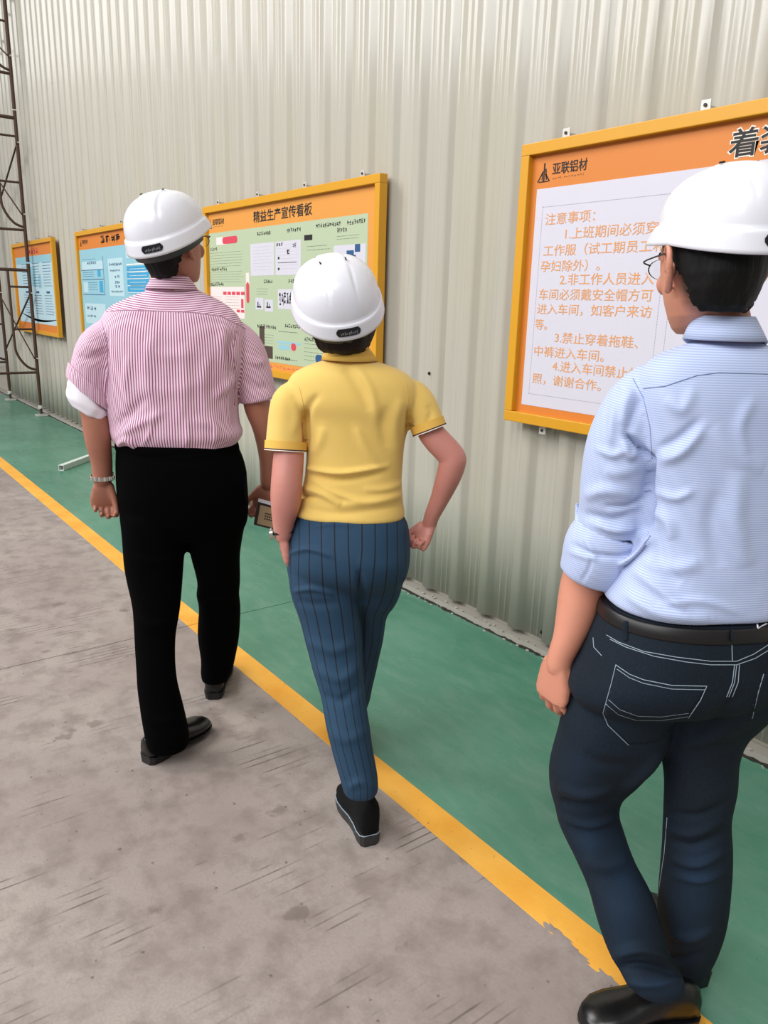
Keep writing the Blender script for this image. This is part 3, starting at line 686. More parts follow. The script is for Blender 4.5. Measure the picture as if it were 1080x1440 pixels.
# ---- hard hat
def helmet_S(phi, v, hw=.119, hl=.144, top=.150):
    """phi 0 front .. pi back; v 0 apex .. 1 rim of dome .. 1.1 ridge .. 2 lower edge of the skirt"""
    c, sn = math.cos(phi), math.sin(phi); fr = max(0, c); bk = max(0, -c)
    e = 2 / 2.15
    dx = hw * np.sign(sn) * abs(sn) ** e; dy = (hl - .006 * fr) * np.sign(c) * abs(c) ** e
    zr = .046 - .020 * bk + .004 * fr
    zt = top
    if v <= 1:
        a = v * math.pi / 2; r = math.sin(a) ** 0.92; h = math.cos(a) ** 0.86
        y = dy * r - .010 * (1 - r); x = dx * r; z = zr + (zt - zr) * h
        rib = math.exp(-((abs(x) - .036) / .0045) ** 2) * (0.0045) * math.sin(min(1, max(0, (v - .18) / .6)) * math.pi)
        mid = 0.0022 if abs(x) < .036 and .1 < v < .8 else 0
        z -= rib - mid
        return np.array([x, y, z])
    o = [dx, dy]; L = math.hypot(*o) + 1e-9; nx, ny = dx / L, dy / L
    if v <= 1.12:
        t = (v - 1) / .12; k = .0065 * math.sin(t * math.pi / 2)
        return np.array([dx + nx * k, dy + ny * k, zr - .002 * t])
    t = (v - 1.12) / .88
    out = .0065 + (.0055 + .034 * fr ** 2.2) * t ** 0.8
    drop = (.034 + .006 * bk - .008 * fr ** 2) * t
    drop += .006 * fr ** 2 * t * t
    return np.array([dx + nx * out, dy + ny * out, zr - .002 - drop])
def helmet(O, R, s, root, label, rivets=False, band=True):
    vs = [0.015, .06, .12, .18, .25, .32, .4, .48, .56, .64, .72, .8, .87, .93, .97, 1.0, 1.03, 1.07, 1.12, 1.25, 1.45, 1.65, 1.85, 2.0]
    nphi = 168; ph = np.linspace(0, 2 * math.pi, nphi, endpoint=False)
    vs = sorted(set(vs + [.09, .15, .21, .28, .36, .44, .52, .6]))
    out = [np.array([helmet_S(p, v) for p in ph]) for v in vs]
    # turned-in lip and inner skin
    c = np.array([0, 0, .03])
    inner = []
    for v in (2.0, 1.6, 1.12, 1.0, .8, .6, .4, .2, .05):
        q = np.array([helmet_S(p, v) for p in ph]); k = 0.97
        q = q * [k, k, 1] - [0, 0, .003 if v < 1.9 else .0015]; inner.append(q)
    V, Fs = loft(out + inner, cap=True)
    sh = mesh_obj('hard_hat', place((V, Fs), O, R, s), HELM, root, smooth=True); sh['label'] = label
    # label on the rear rim
    P = []; 
    def strip(p0, p1, v0, v1, lift, nn=12, round_=True):
        r = []
        for i in range(nn + 1):
            t = i / nn; p = p0 + (p1 - p0) * t; m = .35 * (1 - min(1, min(t, 1 - t) * 9)) ** 2 if round_ else 0
            a = helmet_S(p, v0 + (v1 - v0) * m); b = helmet_S(p, v1 - (v1 - v0) * m)
            n0 = unit([a[0], a[1], .01]) * lift
            r.append(np.array([a + n0, b + n0, b - n0 * .3, a - n0 * .3]))
        return loft(r)
    lab = mesh_obj('maker_label', place(strip(math.pi - .24, math.pi + .24, 1.26, 1.72, .0022), O, R, s), BLKPL, sh); 
    lab['label'] = 'small black label with grey script'
    q = []
    for i in range(9):
        a = math.pi - .17 + i * .038; q.append(strip(a, a + .016 + .008 * (i % 2), 1.44 + .04 * (i % 3), 1.60 + .05 * ((i + 1) % 2), .0028, 1, False))
    mesh_obj('label_script', place(merge(q), O, R, s), SCRIPT, lab)
    # vent slots beside the crown ridge
    for sx in (-1, 1):
        for y in (-.012,):
            best = min(((abs(helmet_S(p, v)[0] - sx * .036) + abs(helmet_S(p, v)[1] - y), p, v) for p in np.linspace(0, 2 * math.pi, 120) for v in np.linspace(.1, .7, 25)))
            a = helmet_S(best[1], best[2]); L = .018
            mesh_obj('vent_slot', place(box(a + np.array([0, 0, .0022]), (.0035, L * .75, .003)), O, R, s), BLKPL, sh)
    for sx in ((-1, 1) if rivets else ()):
        for p in (1.45, 2.62):
            a = helmet_S(sx * p, 1.7); nn_ = unit([a[0], a[1], 0])
            mesh_obj('rivet', place(tube([a - nn_ * .002, a + nn_ * .004], .006, n=12, k=1), O, R, s), BLKPL, sh, smooth=True)
    if band:
        r = []
        for p in np.linspace(math.pi * .52, math.pi * 1.48, 30):
            a = helmet_S(p, 1.9); b = np.array([a[0] * .90, a[1] * .90, a[2] + .01]); d = np.array([a[0] * .86, a[1] * .86 , a[2] - .024])
            r.append(np.array([b, d, d * [.97, .97, 1], b * [.97, .97, 1]]))
        mesh_obj('harness_band', place(loft(r), O, R, s), GREYPL, sh, smooth=True)
    return sh
# ---- hands
def hand_parts(W, R, s=1.0, side=1, curl=(30, 40, 25), spread=4, thumb=(35, 20, 10), thumb_out=38, finger_var=(0, 0, 0, 0), tshift=0.0):
    """W wrist; R columns: x towards the thumb side, y along the fingers, z out of the palm. side is unused for mirrored frames"""
    g = []
    rings = []
    for y, a, b, z in ((-.020, .020, .016, 0), (.006, .025, .0175, 0), (.030, .034, .018, .001), (.055, .041, .0165, .001), (.078, .042, .014, 0), (.092, .038, .011, -.001)):
        rings.append(ellring((-.002, y, z), (a, 0, 0), (0, 0, b), 20, 2.6))
    g.append(loft(rings)); g.append(ellipsoid((.022, .034, .008), (.016, .030, .013), nu=12, nv=8)); g.append(ellipsoid((-.024, .040, .006), (.013, .032, .010), nu=12, nv=8))
    fx = (.0295, .0095, -.0105, -.0285); fl = (.066, .073, .068, .053); fr = (.0086, .0088, .0083, .0073); fy = (.084, .088, .086, .078)
    for i in range(4):
        p = np.array([fx[i], fy[i] - .014, 0.0]); ang = 0; pts = [p]; sp = math.radians((1.5 - i) * spread); rr = [fr[i] * 1.08]
        p = np.array([fx[i], fy[i], 0.0]); pts.append(p); rr.append(fr[i] * 1.04)
        for L, c in zip((.46, .30, .24), curl):
            ang += math.radians(c + finger_var[i]); q = p + fl[i] * L * np.array([math.sin(sp) * math.cos(ang), math.cos(ang) * math.cos(sp), math.sin(ang)])
            pts.append((p + q) / 2); rr.append(fr[i] * .93); pts.append(q); rr.append(fr[i] * (1.0 if L > .25 else .8)); p = q
        g.append(tube(pts, rr, n=12, k=2))
    to = math.radians(thumb_out); p = np.array([.022 + tshift, .018, .006]); d0 = np.array([math.sin(to), math.cos(to) , .25]); d0 = unit(d0)
    pts = [p, p + d0 * .040]; rr = [.014, .0115]; a = 0; p = pts[-1]; inw = unit(np.array([-.55, .25, .8]))
    for L, c in zip((.031, .026), thumb[1:]):
        a += math.radians(c); q = p + L * (d0 * math.cos(a) + inw * math.sin(a)); pts.append(q); rr.append(.0100 if L > .03 else .0085); p = q
    g.append(tube(pts, rr, n=12, k=3))
    return [place(q, W, R, s) for q in g]
def hframe(along, palm, left=False):
    y = unit(along); z = np.asarray(palm, float); z = unit(z - y * (z @ y)); x = np.cross(y, z) * (-1 if left else 1); return np.stack([x, y, z], 1)
# ---- shoes
def shoe(root, heel, direc, L=.28, Wd=.098, lift=0.0, pitch=0.0, style='dress', label=None):
    f = unit([direc[0], direc[1], 0]); r = np.array([f[1], -f[0], 0]); U = np.array([0, 0, 1.0]); a = math.radians(pitch)
    f2 = f * math.cos(a) - U * math.sin(a); U2 = U * math.cos(a) + f * math.sin(a)
    R = np.stack([r, f2, U2], 1); O = np.array([heel[0], heel[1], lift])
    k = L / .28; kw = Wd / .098
    hs = .026 if style == 'dress' else .034; ss = .010 if style == 'dress' else .030
    st = ((.0, .020), (.010, .031), (.035, .035), (.075, .034), (.12, .037), (.165, .046), (.205, .049), (.24, .044), (.265, .031), (.278, .014))
    def outline(z, g=0.0, y0=0, y1=1):
        Lp = [(-(w_ + g) * kw, y * k) for y, w_ in st if y0 <= y / .28 <= y1]; Rp = [((w_ + g) * kw, y * k) for y, w_ in st if y0 <= y / .28 <= y1]
        P = Lp + Rp[::-1]; return np.array([(x + .004 * math.sin(y * 11), y, z) for x, y in P])
    z0 = hs
    sole = loft([outline(z0 - ss), outline(z0 - ss * .5, .002), outline(z0, .002)])
    heelb = loft([outline(0, -.002, 0, .30), outline(z0 - ss + .001, .001, 0, .30)])
    tops = {'dress': ((.0, .062), (.010, .070), (.035, .082), (.075, .088), (.12, .070), (.165, .050), (.205, .043), (.24, .038), (.265, .028), (.278, .014)),
            'boot': ((.0, .11), (.010, .118), (.035, .120), (.075, .118), (.12, .090), (.165, .062), (.205, .052), (.24, .046), (.265, .034), (.278, .016))}[style]
    rings = []
    for (y, w_), (_, h) in zip(st, tops):
        t = np.linspace(0, 2 * math.pi, 20, endpoint=False); c_, s_ = np.cos(t), np.sin(t)
        up = np.where(s_ > 0, s_ ** .8 if False else np.sign(s_) * np.abs(s_) ** .75, np.sign(s_) * np.abs(s_) ** .35)
        wn = np.where(s_ > .5, .86, 1.0)
        rings.append(np.stack([c_ * np.abs(c_) ** -.15 * w_ * kw * wn + .004 * math.sin(y * k * 11), np.full(20, y * k), z0 - .002 + (up + 1) / 2 * h * (1 if True else k)], 1))
    for q in rings: q[~np.isfinite(q)] = 0
    s = mesh_obj('shoe', place(loft(rings), O, R), {'dress': LEATHER, 'boot': SUEDE}[style] if style != 'matt' else SHOEB, root, smooth=True)
    if label: s['label'] = label
    mesh_obj('sole', place(sole, O, R), SOLE if style == 'boot' else BLKPL, s)
    mesh_obj('heel', place(heelb, O, R), SOLE if style == 'boot' else BLKPL, s)
    # welt seam round the shoe
    w_ = outline(z0 + .003, .0022); w_ = np.concatenate([w_, w_[:1]])
    mesh_obj('welt_stitching', place(tube(w_, [.0016 if style == 'boot' else .001], n=6, k=1), O, R), THREAD if style == 'boot' else BLKPL, s)
    if style == 'dress':
        q = [np.array([x, .002 + abs(x) * .25, z0 + .030 + .010 * (1 - (x / .03) ** 2)]) for x in np.linspace(-.028, .028, 9)]
        mesh_obj('heel_seam', place(tube(q, [.0015], n=6, k=1), O, R), SHOEB, s)
    return s
def garment(name, root, parts, voxel, mat, strokes=(), wave=(0, 8, 1), attr=None, smooth=5, extra=None, label=None):
    V, Fs, N = remesh(parts, voxel, smooth)
    if wave[0]: V = waves(V, N, *wave)
    if len(strokes): V = folds(V, N, [(p_, w_, a_ * 1.5) for p_, w_, a_ in strokes])
    at = {}
    if attr:
        for k, fn in attr.items(): at[k] = fn(V, N)
    o = mesh_obj(name, (V, Fs), mat, root, smooth=True, attrs=at, fixn=False)
    if label: o['label'] = label
    return o, bvh(V, Fs)
def limb_attr(V, paths):
    """distance to each limb axis; returns best index, along-length, angle*radius"""
    best = np.full(len(V), 1e9); idx = np.full(len(V), -1); al = np.zeros(len(V)); an = np.zeros(len(V))
    for i, (P, rad, ref) in enumerate(paths):
        acc = 0
        for a, b in zip(P[:-1], P[1:]):
            d, t = seg_dist(V, a, b); L = np.linalg.norm(b - a); m = d < best
            ax = unit(b - a); u = unit(ref - ax * (ref @ ax)); v = np.cross(ax, u); q = V - (a + t[:, None] * (b - a))
            best[m] = d[m]; idx[m] = i; al[m] = (acc + t * L)[m]; an[m] = (np.arctan2(q @ v, q @ u) * rad)[m]; acc += L
    return best, idx, al, an
def belt_ring(V_, rows, h, mat, name, parent, grow=1.02, yaw=0, ratio=None, p=2.2):
    g = V_.body(rows, k=4, yaw=yaw, p=p, shrink=grow); return mesh_obj(name, g, mat, parent, smooth=True)
def collar(Vw, root, top, bot, mat, off, yaw, ratio=0.8, thick=.004, name='collar', fallz=0.0):
    """stand-and-fall collar: an outer fall over an inner band, open ring with thickness"""
    (yt, xlt, xrt), (yb_, xlb, xrb) = top, bot
    a = Vw.ring(yt, xlt, xrt, off, ratio, yaw, 2.1); b = Vw.ring((yt * .45 + yb_ * .55), xlt * .5 + xlb * .5 - 1, xrt * .5 + xrb * .5 + 1, off, ratio, yaw, 2.1); c = Vw.ring(yb_, xlb, xrb, off, ratio, yaw, 2.1)
    cen = a.mean(0)
    def sink(r): # front of the collar sits lower
        r = r.copy(); fwd = (r - r.mean(0)) @ Vw.d; r[:, 2] -= np.clip(fwd, 0, 1) * .35; return r
    a, b, c = sink(a), sink(b), sink(c)
    def inn(r, t): m = r.mean(0); d = r - m; return m + d * (1 - t / np.linalg.norm(d, axis=1, keepdims=True))
    top_mid = inn(a, thick / 2) + [0, 0, .003]
    g = loft([inn(c, thick), inn(b, thick), inn(a, thick), top_mid, a, b, c], closed=True)
    return mesh_obj(name, g, mat, root, smooth=True)

# ------------------------------------------------------------------ man in the pink striped shirt
VA = View(-2.42 * 2.6 / 2.6, 0.955); 
VA = View(*( -2.6 * np.array([-(-.93), -.368]) * np.array([1, 1])))
rootA = empty('person', VA.P, 'man in a pink striped shirt and black trousers walking away, head turned right', 'person', 'people walking along the yellow line')
torsoA = [(398, 212, 271, .0, .85), (408, 205, 280, .0, .75), (418, 183, 300, .0, .60), (432, 156, 322, .0, .52), (448, 143, 336, .0, .52), (470, 137, 342, .0, .56), (510, 138, 340, 0, .60), (550, 145, 334, 0, .64), (590, 152, 336, 0, .66), (606, 154, 341, 0, .66), (616, 157, 337, 0, .64), (624, 163, 330, 0, .62)]
slL = [(156, 466, 0, 20), (137, 486, 0, 25), (128, 515, 0, 26), (127, 545, .0, 26), (127, 558, .0, 24)]
slR = [(326, 468, 0, 20), (343, 488, 0, 25), (354, 520, 0, 26), (364, 562, 0, 26)]
yawA = 8
def pathw(Vw, pts): return np.array([Vw.at(a, b, c) for a, b, c, r in pts])
PL, PR = pathw(VA, slL), pathw(VA, slR)
yoke = np.array([(140, 440), (170, 436), (220, 437), (270, 439), (312, 445), (345, 462)], float)
def attrA(V, N):
    best, idx, al, an = limb_attr(V, [(PL[1:], .062, -VA.d), (PR[1:], .062, -VA.d)])
    c, s = math.cos(math.radians(yawA)), math.sin(math.radians(yawA)); ax = VA.r * c - VA.d * s; ay = VA.d * c + VA.r * s
    q = V - VA.P; lx = q @ ax; ly = q @ ay
    su = np.arctan2(lx / .215, np.maximum(-ly, -.02) / .13 + .9) * .30
    px, _ = project(V); yy = np.interp(px[:, 0], yoke[:, 0], yoke[:, 1]); up = px[:, 1] < yy
    su = np.where(up, V[:, 2] * .95 + .02 * np.cos(lx * 9) , su)
    side = np.where(idx == 0, px[:, 0] < 152, px[:, 0] > 328 + (px[:, 1] - 470) * .02)
    sl = (best < .078) & side & (px[:, 1] > 455)
    return np.where(sl, an, su)
strA = [([(215, 470), (205, 520), (215, 570)], 8, .004), ([(255, 480), (262, 540), (250, 600)], 9, .004), ([(295, 500), (285, 540), (292, 590)], 7, .004), ([(180, 500), (176, 540), (182, 575)], 6, .004), ([(330, 470), (322, 500), (331, 530)], 5, -.010), ([(316, 455), (312, 490), (322, 520)], 7, .006), ([(150, 470), (148, 500), (152, 560)], 4, -.010), ([(335, 530), (330, 560), (331, 600)], 4, -.008),
        ([(300, 560), (318, 545), (332, 530)], 7, .006), ([(160, 618), (190, 600), (230, 580)], 7, .007), ([(165, 628), (178, 618), (192, 630)], 4, .010), ([(160, 600), (185, 580), (205, 560)], 6, -.005),
        ([(325, 620), (300, 600), (270, 590)], 8, .005), ([(200, 480), (230, 500), (280, 495)], 10, .003), ([(190, 540), (240, 550), (300, 530)], 12, .003), ([(345, 500), (360, 510), (372, 508)], 5, .005), ([(343, 530), (360, 545), (378, 545)], 6, -.005),
        ([(110, 500), (125, 505), (145, 498)], 5, -.004), ([(118, 480), (130, 490), (148, 484)], 5, .004), ([(165, 632), (240, 636), (330, 632)], 4, .006), ([(200, 627), (210, 610), (215, 590)], 4, .004), ([(260, 630), (265, 612), (262, 590)], 5, .004), ([(300, 628), (303, 606), (296, 580)], 4, .004)]
shirtA, tA = garment('shirt', rootA, [VA.body(torsoA, yaw=yawA, p=2.4), VA.limb(slL, ends=False), VA.limb(slR, ends=False)], .0052, m_stripe_shirt(), strA, (.0035, 13, 3), {'su': attrA}, 6, label='pink and purple pinstriped cotton shirt')
g = surf_line(tA, yoke, .0012, .0006)
mesh_obj('yoke_seam', g, flat('mauve_seam', 'b88aa4', .8, vary=0), shirtA, smooth=True)
g = merge([q for q in (surf_line(tA, [(143, 452), (150, 480), (152, 520), (150, 560)], .0011, .0004), surf_line(tA, [(334, 458), (328, 490), (331, 530), (330, 570)], .0011, .0004)) if q])
mesh_obj('armhole_seam', g, flat('mauve_seam_dark', 'a57792', .8, vary=0), shirtA, smooth=True)
MS = bpy.data.materials['pink_striped_cotton']
cA = collar(VA, shirtA, (389, 214, 266), (407, 204, 279), MS, .0, yawA, .95)
V_ = np.array([v.co for v in cA.data.vertices]); at_ = cA.data.attributes.new('su', 'FLOAT', 'POINT'); at_.data.foreach_set('value', (V_[:, 2] * .95).astype(np.float32))
# rolled striped cuff and white turned-back cuff on the left sleeve
c1 = VA.limb([(127, 535, 0, 27.5), (125.5, 549, 0, 28.5), (125, 556, 0, 28)], k=2, ends=False, up=(0, 0, 1))
def tiltcuff(geo, cpx, sh): # slope the cuff so that its outer side sits higher
    V, Fs = geo; q, _ = project(V); V = V.copy(); V[:, 2] += (cpx - q[:, 0]) * sh; return V, Fs
g = tiltcuff(c1, 127, .0016); o = mesh_obj('rolled_cuff', g, MS, shirtA, smooth=False)
V_ = g[0]; b_, i_, al_, an_ = limb_attr(V_, [(PL[1:], .07, -VA.d)]); at_ = o.data.attributes.new('su', 'FLOAT', 'POINT'); at_.data.foreach_set('value', an_[:len(V_)].astype(np.float32))
V, Fs, N = remesh([tiltcuff(VA.limb([(127, 553, 0, 22), (124, 560, 0, 25.5), (124, 572, 0, 25.5), (125, 582, 0, 21.5)], ends=False), 127, .0011)], .004, 3)
V = waves(V, N, .005, 60, 5)
o = mesh_obj('turned_back_cuff', (V, Fs), WCL, shirtA, smooth=True, fixn=False); o['label'] = 'white turned-back sleeve cuff'
# short right sleeve hem
trA = [(624, 163, 332, .0, .66), (642, 162, 340, .0, .68), (662, 162, 346, 0, .70), (690, 164, 349, 0, .70), (715, 167, 349, .0, .62), (738, 171, 345, .0, .52), (758, 182, 330, 0, .40)]
lgL = [(720, 168, 262, .0, 1.0), (777, 173, 261, -.01, 1.0), (817, 178, 258, -.03, .98), (853, 184, 253, -.05, .98), (889, 188, 246, -.08, 1.0), (925, 190, 247, -.11, 1.0), (961, 193, 250, -.14, 1.0), (990, 196, 257, -.16, 1.0), (1010, 199, 262, -.17, 1.05), (1032, 204, 266, -.18, 1.1), (1048, 208, 266, -.18, 1.1)]
lgR = [(720, 256, 348, .0, 1.0), (777, 266, 338, .03, 1.0), (817, 278, 338, .07, .98), (835, 277, 337, .08, .98), (853, 280, 339, .10, .98), (889, 278, 337, .13, 1.0), (925, 282, 329, .17, 1.0), (945, 282, 324, .19, 1.1), (956, 284, 319, .20, 1.1)]
strT = [([(262, 780), (225, 790), (190, 785)], 6, .004), ([(280, 845), (300, 838), (330, 842)], 6, -.006), ([(280, 870), (305, 880), (335, 862)], 7, .006), ([(190, 870), (215, 880), (245, 872)], 8, .005), ([(190, 640), (250, 650), (330, 642)], 4, -.002), ([(345, 660), (338, 680), (345, 715)], 4, .008), ([(200, 1000), (225, 1015), (255, 1010)], 7, .005)]
trouA, tTA = garment('trousers', rootA, [VA.body(trA, yaw=yawA), VA.body(lgL, yaw=yawA), VA.body(lgR, yaw=yawA)], .0065, BLACKCL, strT, (.004, 16, 7), None, 14, label='black suit trousers')
bel = [(620, 163, 332, .0, .66), (622, 161, 334, .0, .66), (629, 161, 336, .0, .66), (632, 163, 336, .0, .66)]
mesh_obj('belt', VA.body(bel, yaw=yawA, k=2), BLACKCL, trouA, smooth=True)
# head
RA = frame(VA, 38, 8, 6); OA = VA.at(241, 344, .0); skA = m_skin('tanned_skin', 'a8705a', '8f5646').m
armL = [(162, 476, 0, 14), (135, 505, 0, 17), (127, 560, .0, 15), (134, 590, .0, 18.5), (138, 620, .0, 17.5), (143, 650, .01, 14.5), (144, 672, .02, 13.5)]
armR = [(322, 476, 0, 14), (348, 515, 0, 17), (362, 570, 0, 19), (371, 595, 0, 18), (378, 620, .02, 18), (380, 650, .04, 15), (378, 678, .06, 12)]
neckA = [(360, 224, 268, .035, 1.0), (380, 220, 266, .02, 1.0), (400, 216, 266, 0, .95), (415, 205, 276, 0, .8), (430, 180, 300, 0, .6)]
coreA = [(415, 205, 276, 0, .6), (440, 175, 305, 0, .5), (500, 160, 315, 0, .55), (600, 170, 320, 0, .55), (690, 180, 330, 0, .5), (725, 200, 310, 0, .3)]
def leg_core(rows): return [(y, (a + b) / 2 - (b - a) * .28, (a + b) / 2 + (b - a) * .28, o, .95) for y, a, b, o, r in [q[:5] for q in rows]]
wl = VA.at(144, 676, .02); Rh = hframe(np.array([0, 0, -1]) + VA.r * .0 + VA.d * .05, -VA.d * 1.0 + VA.r * .1, True)
hL = hand_parts(wl, Rh, .98, curl=(38, 50, 30), thumb=(0, 10, 10), thumb_out=14, finger_var=(-4, 0, 3, 6), spread=1)
wr = VA.at(376, 683, .065); Rr = hframe(np.array([0, 0, -1]) - VA.r * .30 + VA.d * .1, -VA.r * .5 - VA.d * .8)
hR = hand_parts(wr, Rr, .95, curl=(35, 45, 30), thumb=(0, 10, 15), thumb_out=25, spread=2)
V, Fs, N = remesh(head_parts(OA, RA, 1.04) + [VA.body(neckA, yaw=20), VA.body(coreA, yaw=yawA, shrink=.9), VA.body(leg_core(lgL)), VA.body(leg_core(lgR)), VA.limb(armL), VA.limb(armR)] + hL + hR, .0034, 3)
mesh_obj('body', (V, Fs), skA, rootA, smooth=True, fixn=False)
HB = m_hair('black_hair', '0d0c0c'); HBR = m_hair('dark_brown_hair', '1d1110')
def hair(name, O, R, s, root, mat, nape=-.075, wide=1.0, puff=1.0, front=.02, side=.0, low=1.0):
    """back-of-head hair shell down to the nape, shorter round the ears"""
    g = []
    rings = []
    for z, a, b, cy in ((.10, .040, .055, -.015), (.07, .071, .090, -.012), (.035, .0790, .099, -.010), (.0, .0770, .097, -.014), (-.025, .072, .086, -.024), (-.050, .064, .064, -.036), (nape, .050, .044, -.044), (nape - .012, .038, .030, -.046)):
        t = np.linspace(0, 2 * math.pi, 40, endpoint=False); c_, s_ = np.cos(t), np.sin(t)
        if z < .01: a, b = a * low, b * (1 + (low - 1) * .6)
        fy = np.where(s_ > 0, np.minimum(s_ * b, max(.002, front - side * (z < .01) + (z - .0) * .6 + .0)), s_ * b)
        if z < 0: fy = np.where(s_ > 0, np.minimum(fy, -.020), fy)
        rings.append(np.stack([c_ * a * wide * puff, fy * puff + cy, np.full(40, z)], 1))
    g.append(place(loft(rings), O, R, s))
    V, Fs, N = remesh(g, .0035, 5); V = waves(V, N, .0022, 120, 8, (1, 1, .3))
    return mesh_obj(name, (V, Fs), mat, root, smooth=True, fixn=False)
hA = hair('hair', OA, RA, 1.04, rootA, HB, nape=-.078, puff=1.02); hA['label'] = 'short black hair'
face_details(OA, RA, 1.04, rootA, HB, glasses=True)
RHA = frame(VA, 20, 14, 12)
helmet(OA + RA @ np.array([0, -.004, .008]) * 1, RHA, .985, rootA, 'white hard hat with black rear label, tipped back')
# watch and shoes
def bracelet(Vw, root, px, py, off, rx, mat, name, hgt=.012, thick=.0025, tilt=(0, 0, 1), case=None, casemat=None, caselabel=None, flat_=.85):
    c = Vw.at(px, py, off); r = rx * Vw.mpp(px, py, off); up = unit(tilt); a = unit(Vw.r - up * (Vw.r @ up)); b = np.cross(up, a)
    R1 = [ellring(c + up * h, a * (r + t), b * (r * flat_ + t), 32) for h, t in ((-hgt / 2, .0008), (-hgt / 2, thick), (hgt / 2, thick), (hgt / 2, .0008))]
    o = mesh_obj(name, loft(R1, closed=True), mat, root, smooth=False)
    if case:
        ang = math.radians(case); n_ = a * math.cos(ang) + b * math.sin(ang); k = c + n_ * (r + .002)
        cs = mesh_obj('watch_case', tube([k - n_ * .003, k + n_ * .006], .015, n=24, k=1, round_ends=False), casemat, o)
        mesh_obj('watch_crown', tube([k + up * .015, k + up * .018], .0025, n=8, k=1, round_ends=False), casemat, cs)
    return o
wa = bracelet(VA, rootA, 144, 671, .02, 15.2, SILV, 'wristwatch', .014, .0032, (0.05, 0, 1), case=60, casemat=SILV); wa['label'] = 'silver metal-link wristwatch'
for i in range(12):
    a = math.radians(200 + i * 12); c = VA.at(144, 671, .02); r = 15.2 * VA.mpp(144, 671, .02) + .003
    mesh_obj('bracelet_link', box(c + VA.r * math.cos(a) * r + VA.d * math.sin(a) * r * .86, (.0062, .0062, .012), np.stack([VA.r, VA.d, [0, 0, 1]], 1)), ZINC if i % 2 else SILV, wa)
fl = on_floor(205, 1074); shoe(rootA, fl, on_floor(287, 1030) - on_floor(211, 1074), L=.285, Wd=.104, style='dress', label='glossy black leather dress shoe, nearer foot')
fr = on_floor(300, 984); shoe(rootA, fr, on_floor(326, 940) - on_floor(296, 984) + np.array([-.1, .0, 0]), L=.285, Wd=.104, style='dress', label='glossy black leather dress shoe, farther foot')
# wallet-like case in his right hand
q = [VA.at(363, 704, -.01), VA.at(398, 714, -.01), VA.at(393, 747, -.01), VA.at(357, 738, -.01)]
def slab_from(q, t, inset=0.0):
    q = np.array(q); m = q.mean(0); q = m + (q - m) * (1 - inset); n_ = unit(np.cross(q[1] - q[0], q[3] - q[0])); 
    if n_ @ (CAM - m) < 0: n_ = -n_
    return q, n_, t
qq, n_, _ = slab_from(q, .01)
wal = empty('wallet', qq.mean(0), 'dark brown open wallet held in the right hand of the striped-shirt man', 'wallet')
mesh_obj('cover', loft([qq - n_ * .012, qq - n_ * .006, qq]), WALLET, wal, bevel=.001)
m_ = qq.mean(0); inn = m_ + (qq - m_) * np.array([[.78]] * 4) - (qq[0] - qq[3]) * .03
mesh_obj('card_window', loft([inn, inn + n_ * .0012]), CARD, wal)
def qp(u, v, lift): return (inn[0] * (1 - u) + inn[1] * u) * (1 - v) + (inn[3] * (1 - u) + inn[2] * u) * v + n_ * lift
for i in range(3):
    for j in range(4):
        u, v = .3 + j * .11, .32 + i * .14
        pp_ = np.array([qp(u, v, .0014), qp(u + .07, v, .0014), qp(u + .07, v + .08, .0014), qp(u, v + .08, .0014)]); mesh_obj('printed_mark', loft([pp_, pp_ + n_ * .0004]), WALLET, wal)
top_ = np.array([qq[0] + n_ * .001, qq[1] + n_ * .001, qq[1] * .86 + qq[2] * .14 + n_ * .001, qq[0] * .86 + qq[3] * .14 + n_ * .001]); mesh_obj('paper_edge', loft([top_ + (qq[0] - qq[3]) * .1, top_ + (qq[0] - qq[3]) * .1 + n_ * .0008]), PAPER, wal)

# ------------------------------------------------------------------ woman in the yellow polo shirt
dB = unit(on_floor(505, 1140)); VB = View(*(dB[:2] * 0)) if False else View(*(2.08 * unit([ray(492, 800)[0], ray(492, 800)[1], 0])[:2]))
rootB = empty('person', VB.P, 'woman in a yellow polo shirt and blue pinstriped trousers, right hand at her hip', 'person', 'people walking along the yellow line')
yawB = 6
torsoB = [(505, 462, 520, 0, .8), (511, 444, 540, 0, .66), (518, 426, 560, 0, .56), (527, 411, 575, 0, .52), (542, 404, 585, 0, .52), (565, 408, 586, .0, .56), (590, 425, 578, 0, .60), (620, 430, 570, 0, .62), (645, 431, 567, 0, .62), (675, 428, 564, 0, .62), (698, 423, 565, 0, .64), (712, 418, 567, 0, .66), (721, 415, 568, 0, .68), (725, 418, 564, 0, .66)]
sBL = [(426, 552, 0, 20), (409, 565, 0, 27), (404, 600, -.01, 28), (402, 630, -.02, 28.5)]
sBR = [(560, 552, 0, 20), (578, 560, 0, 25.5), (592, 575, -.01, 24), (603, 602, -.02, 23.5)]
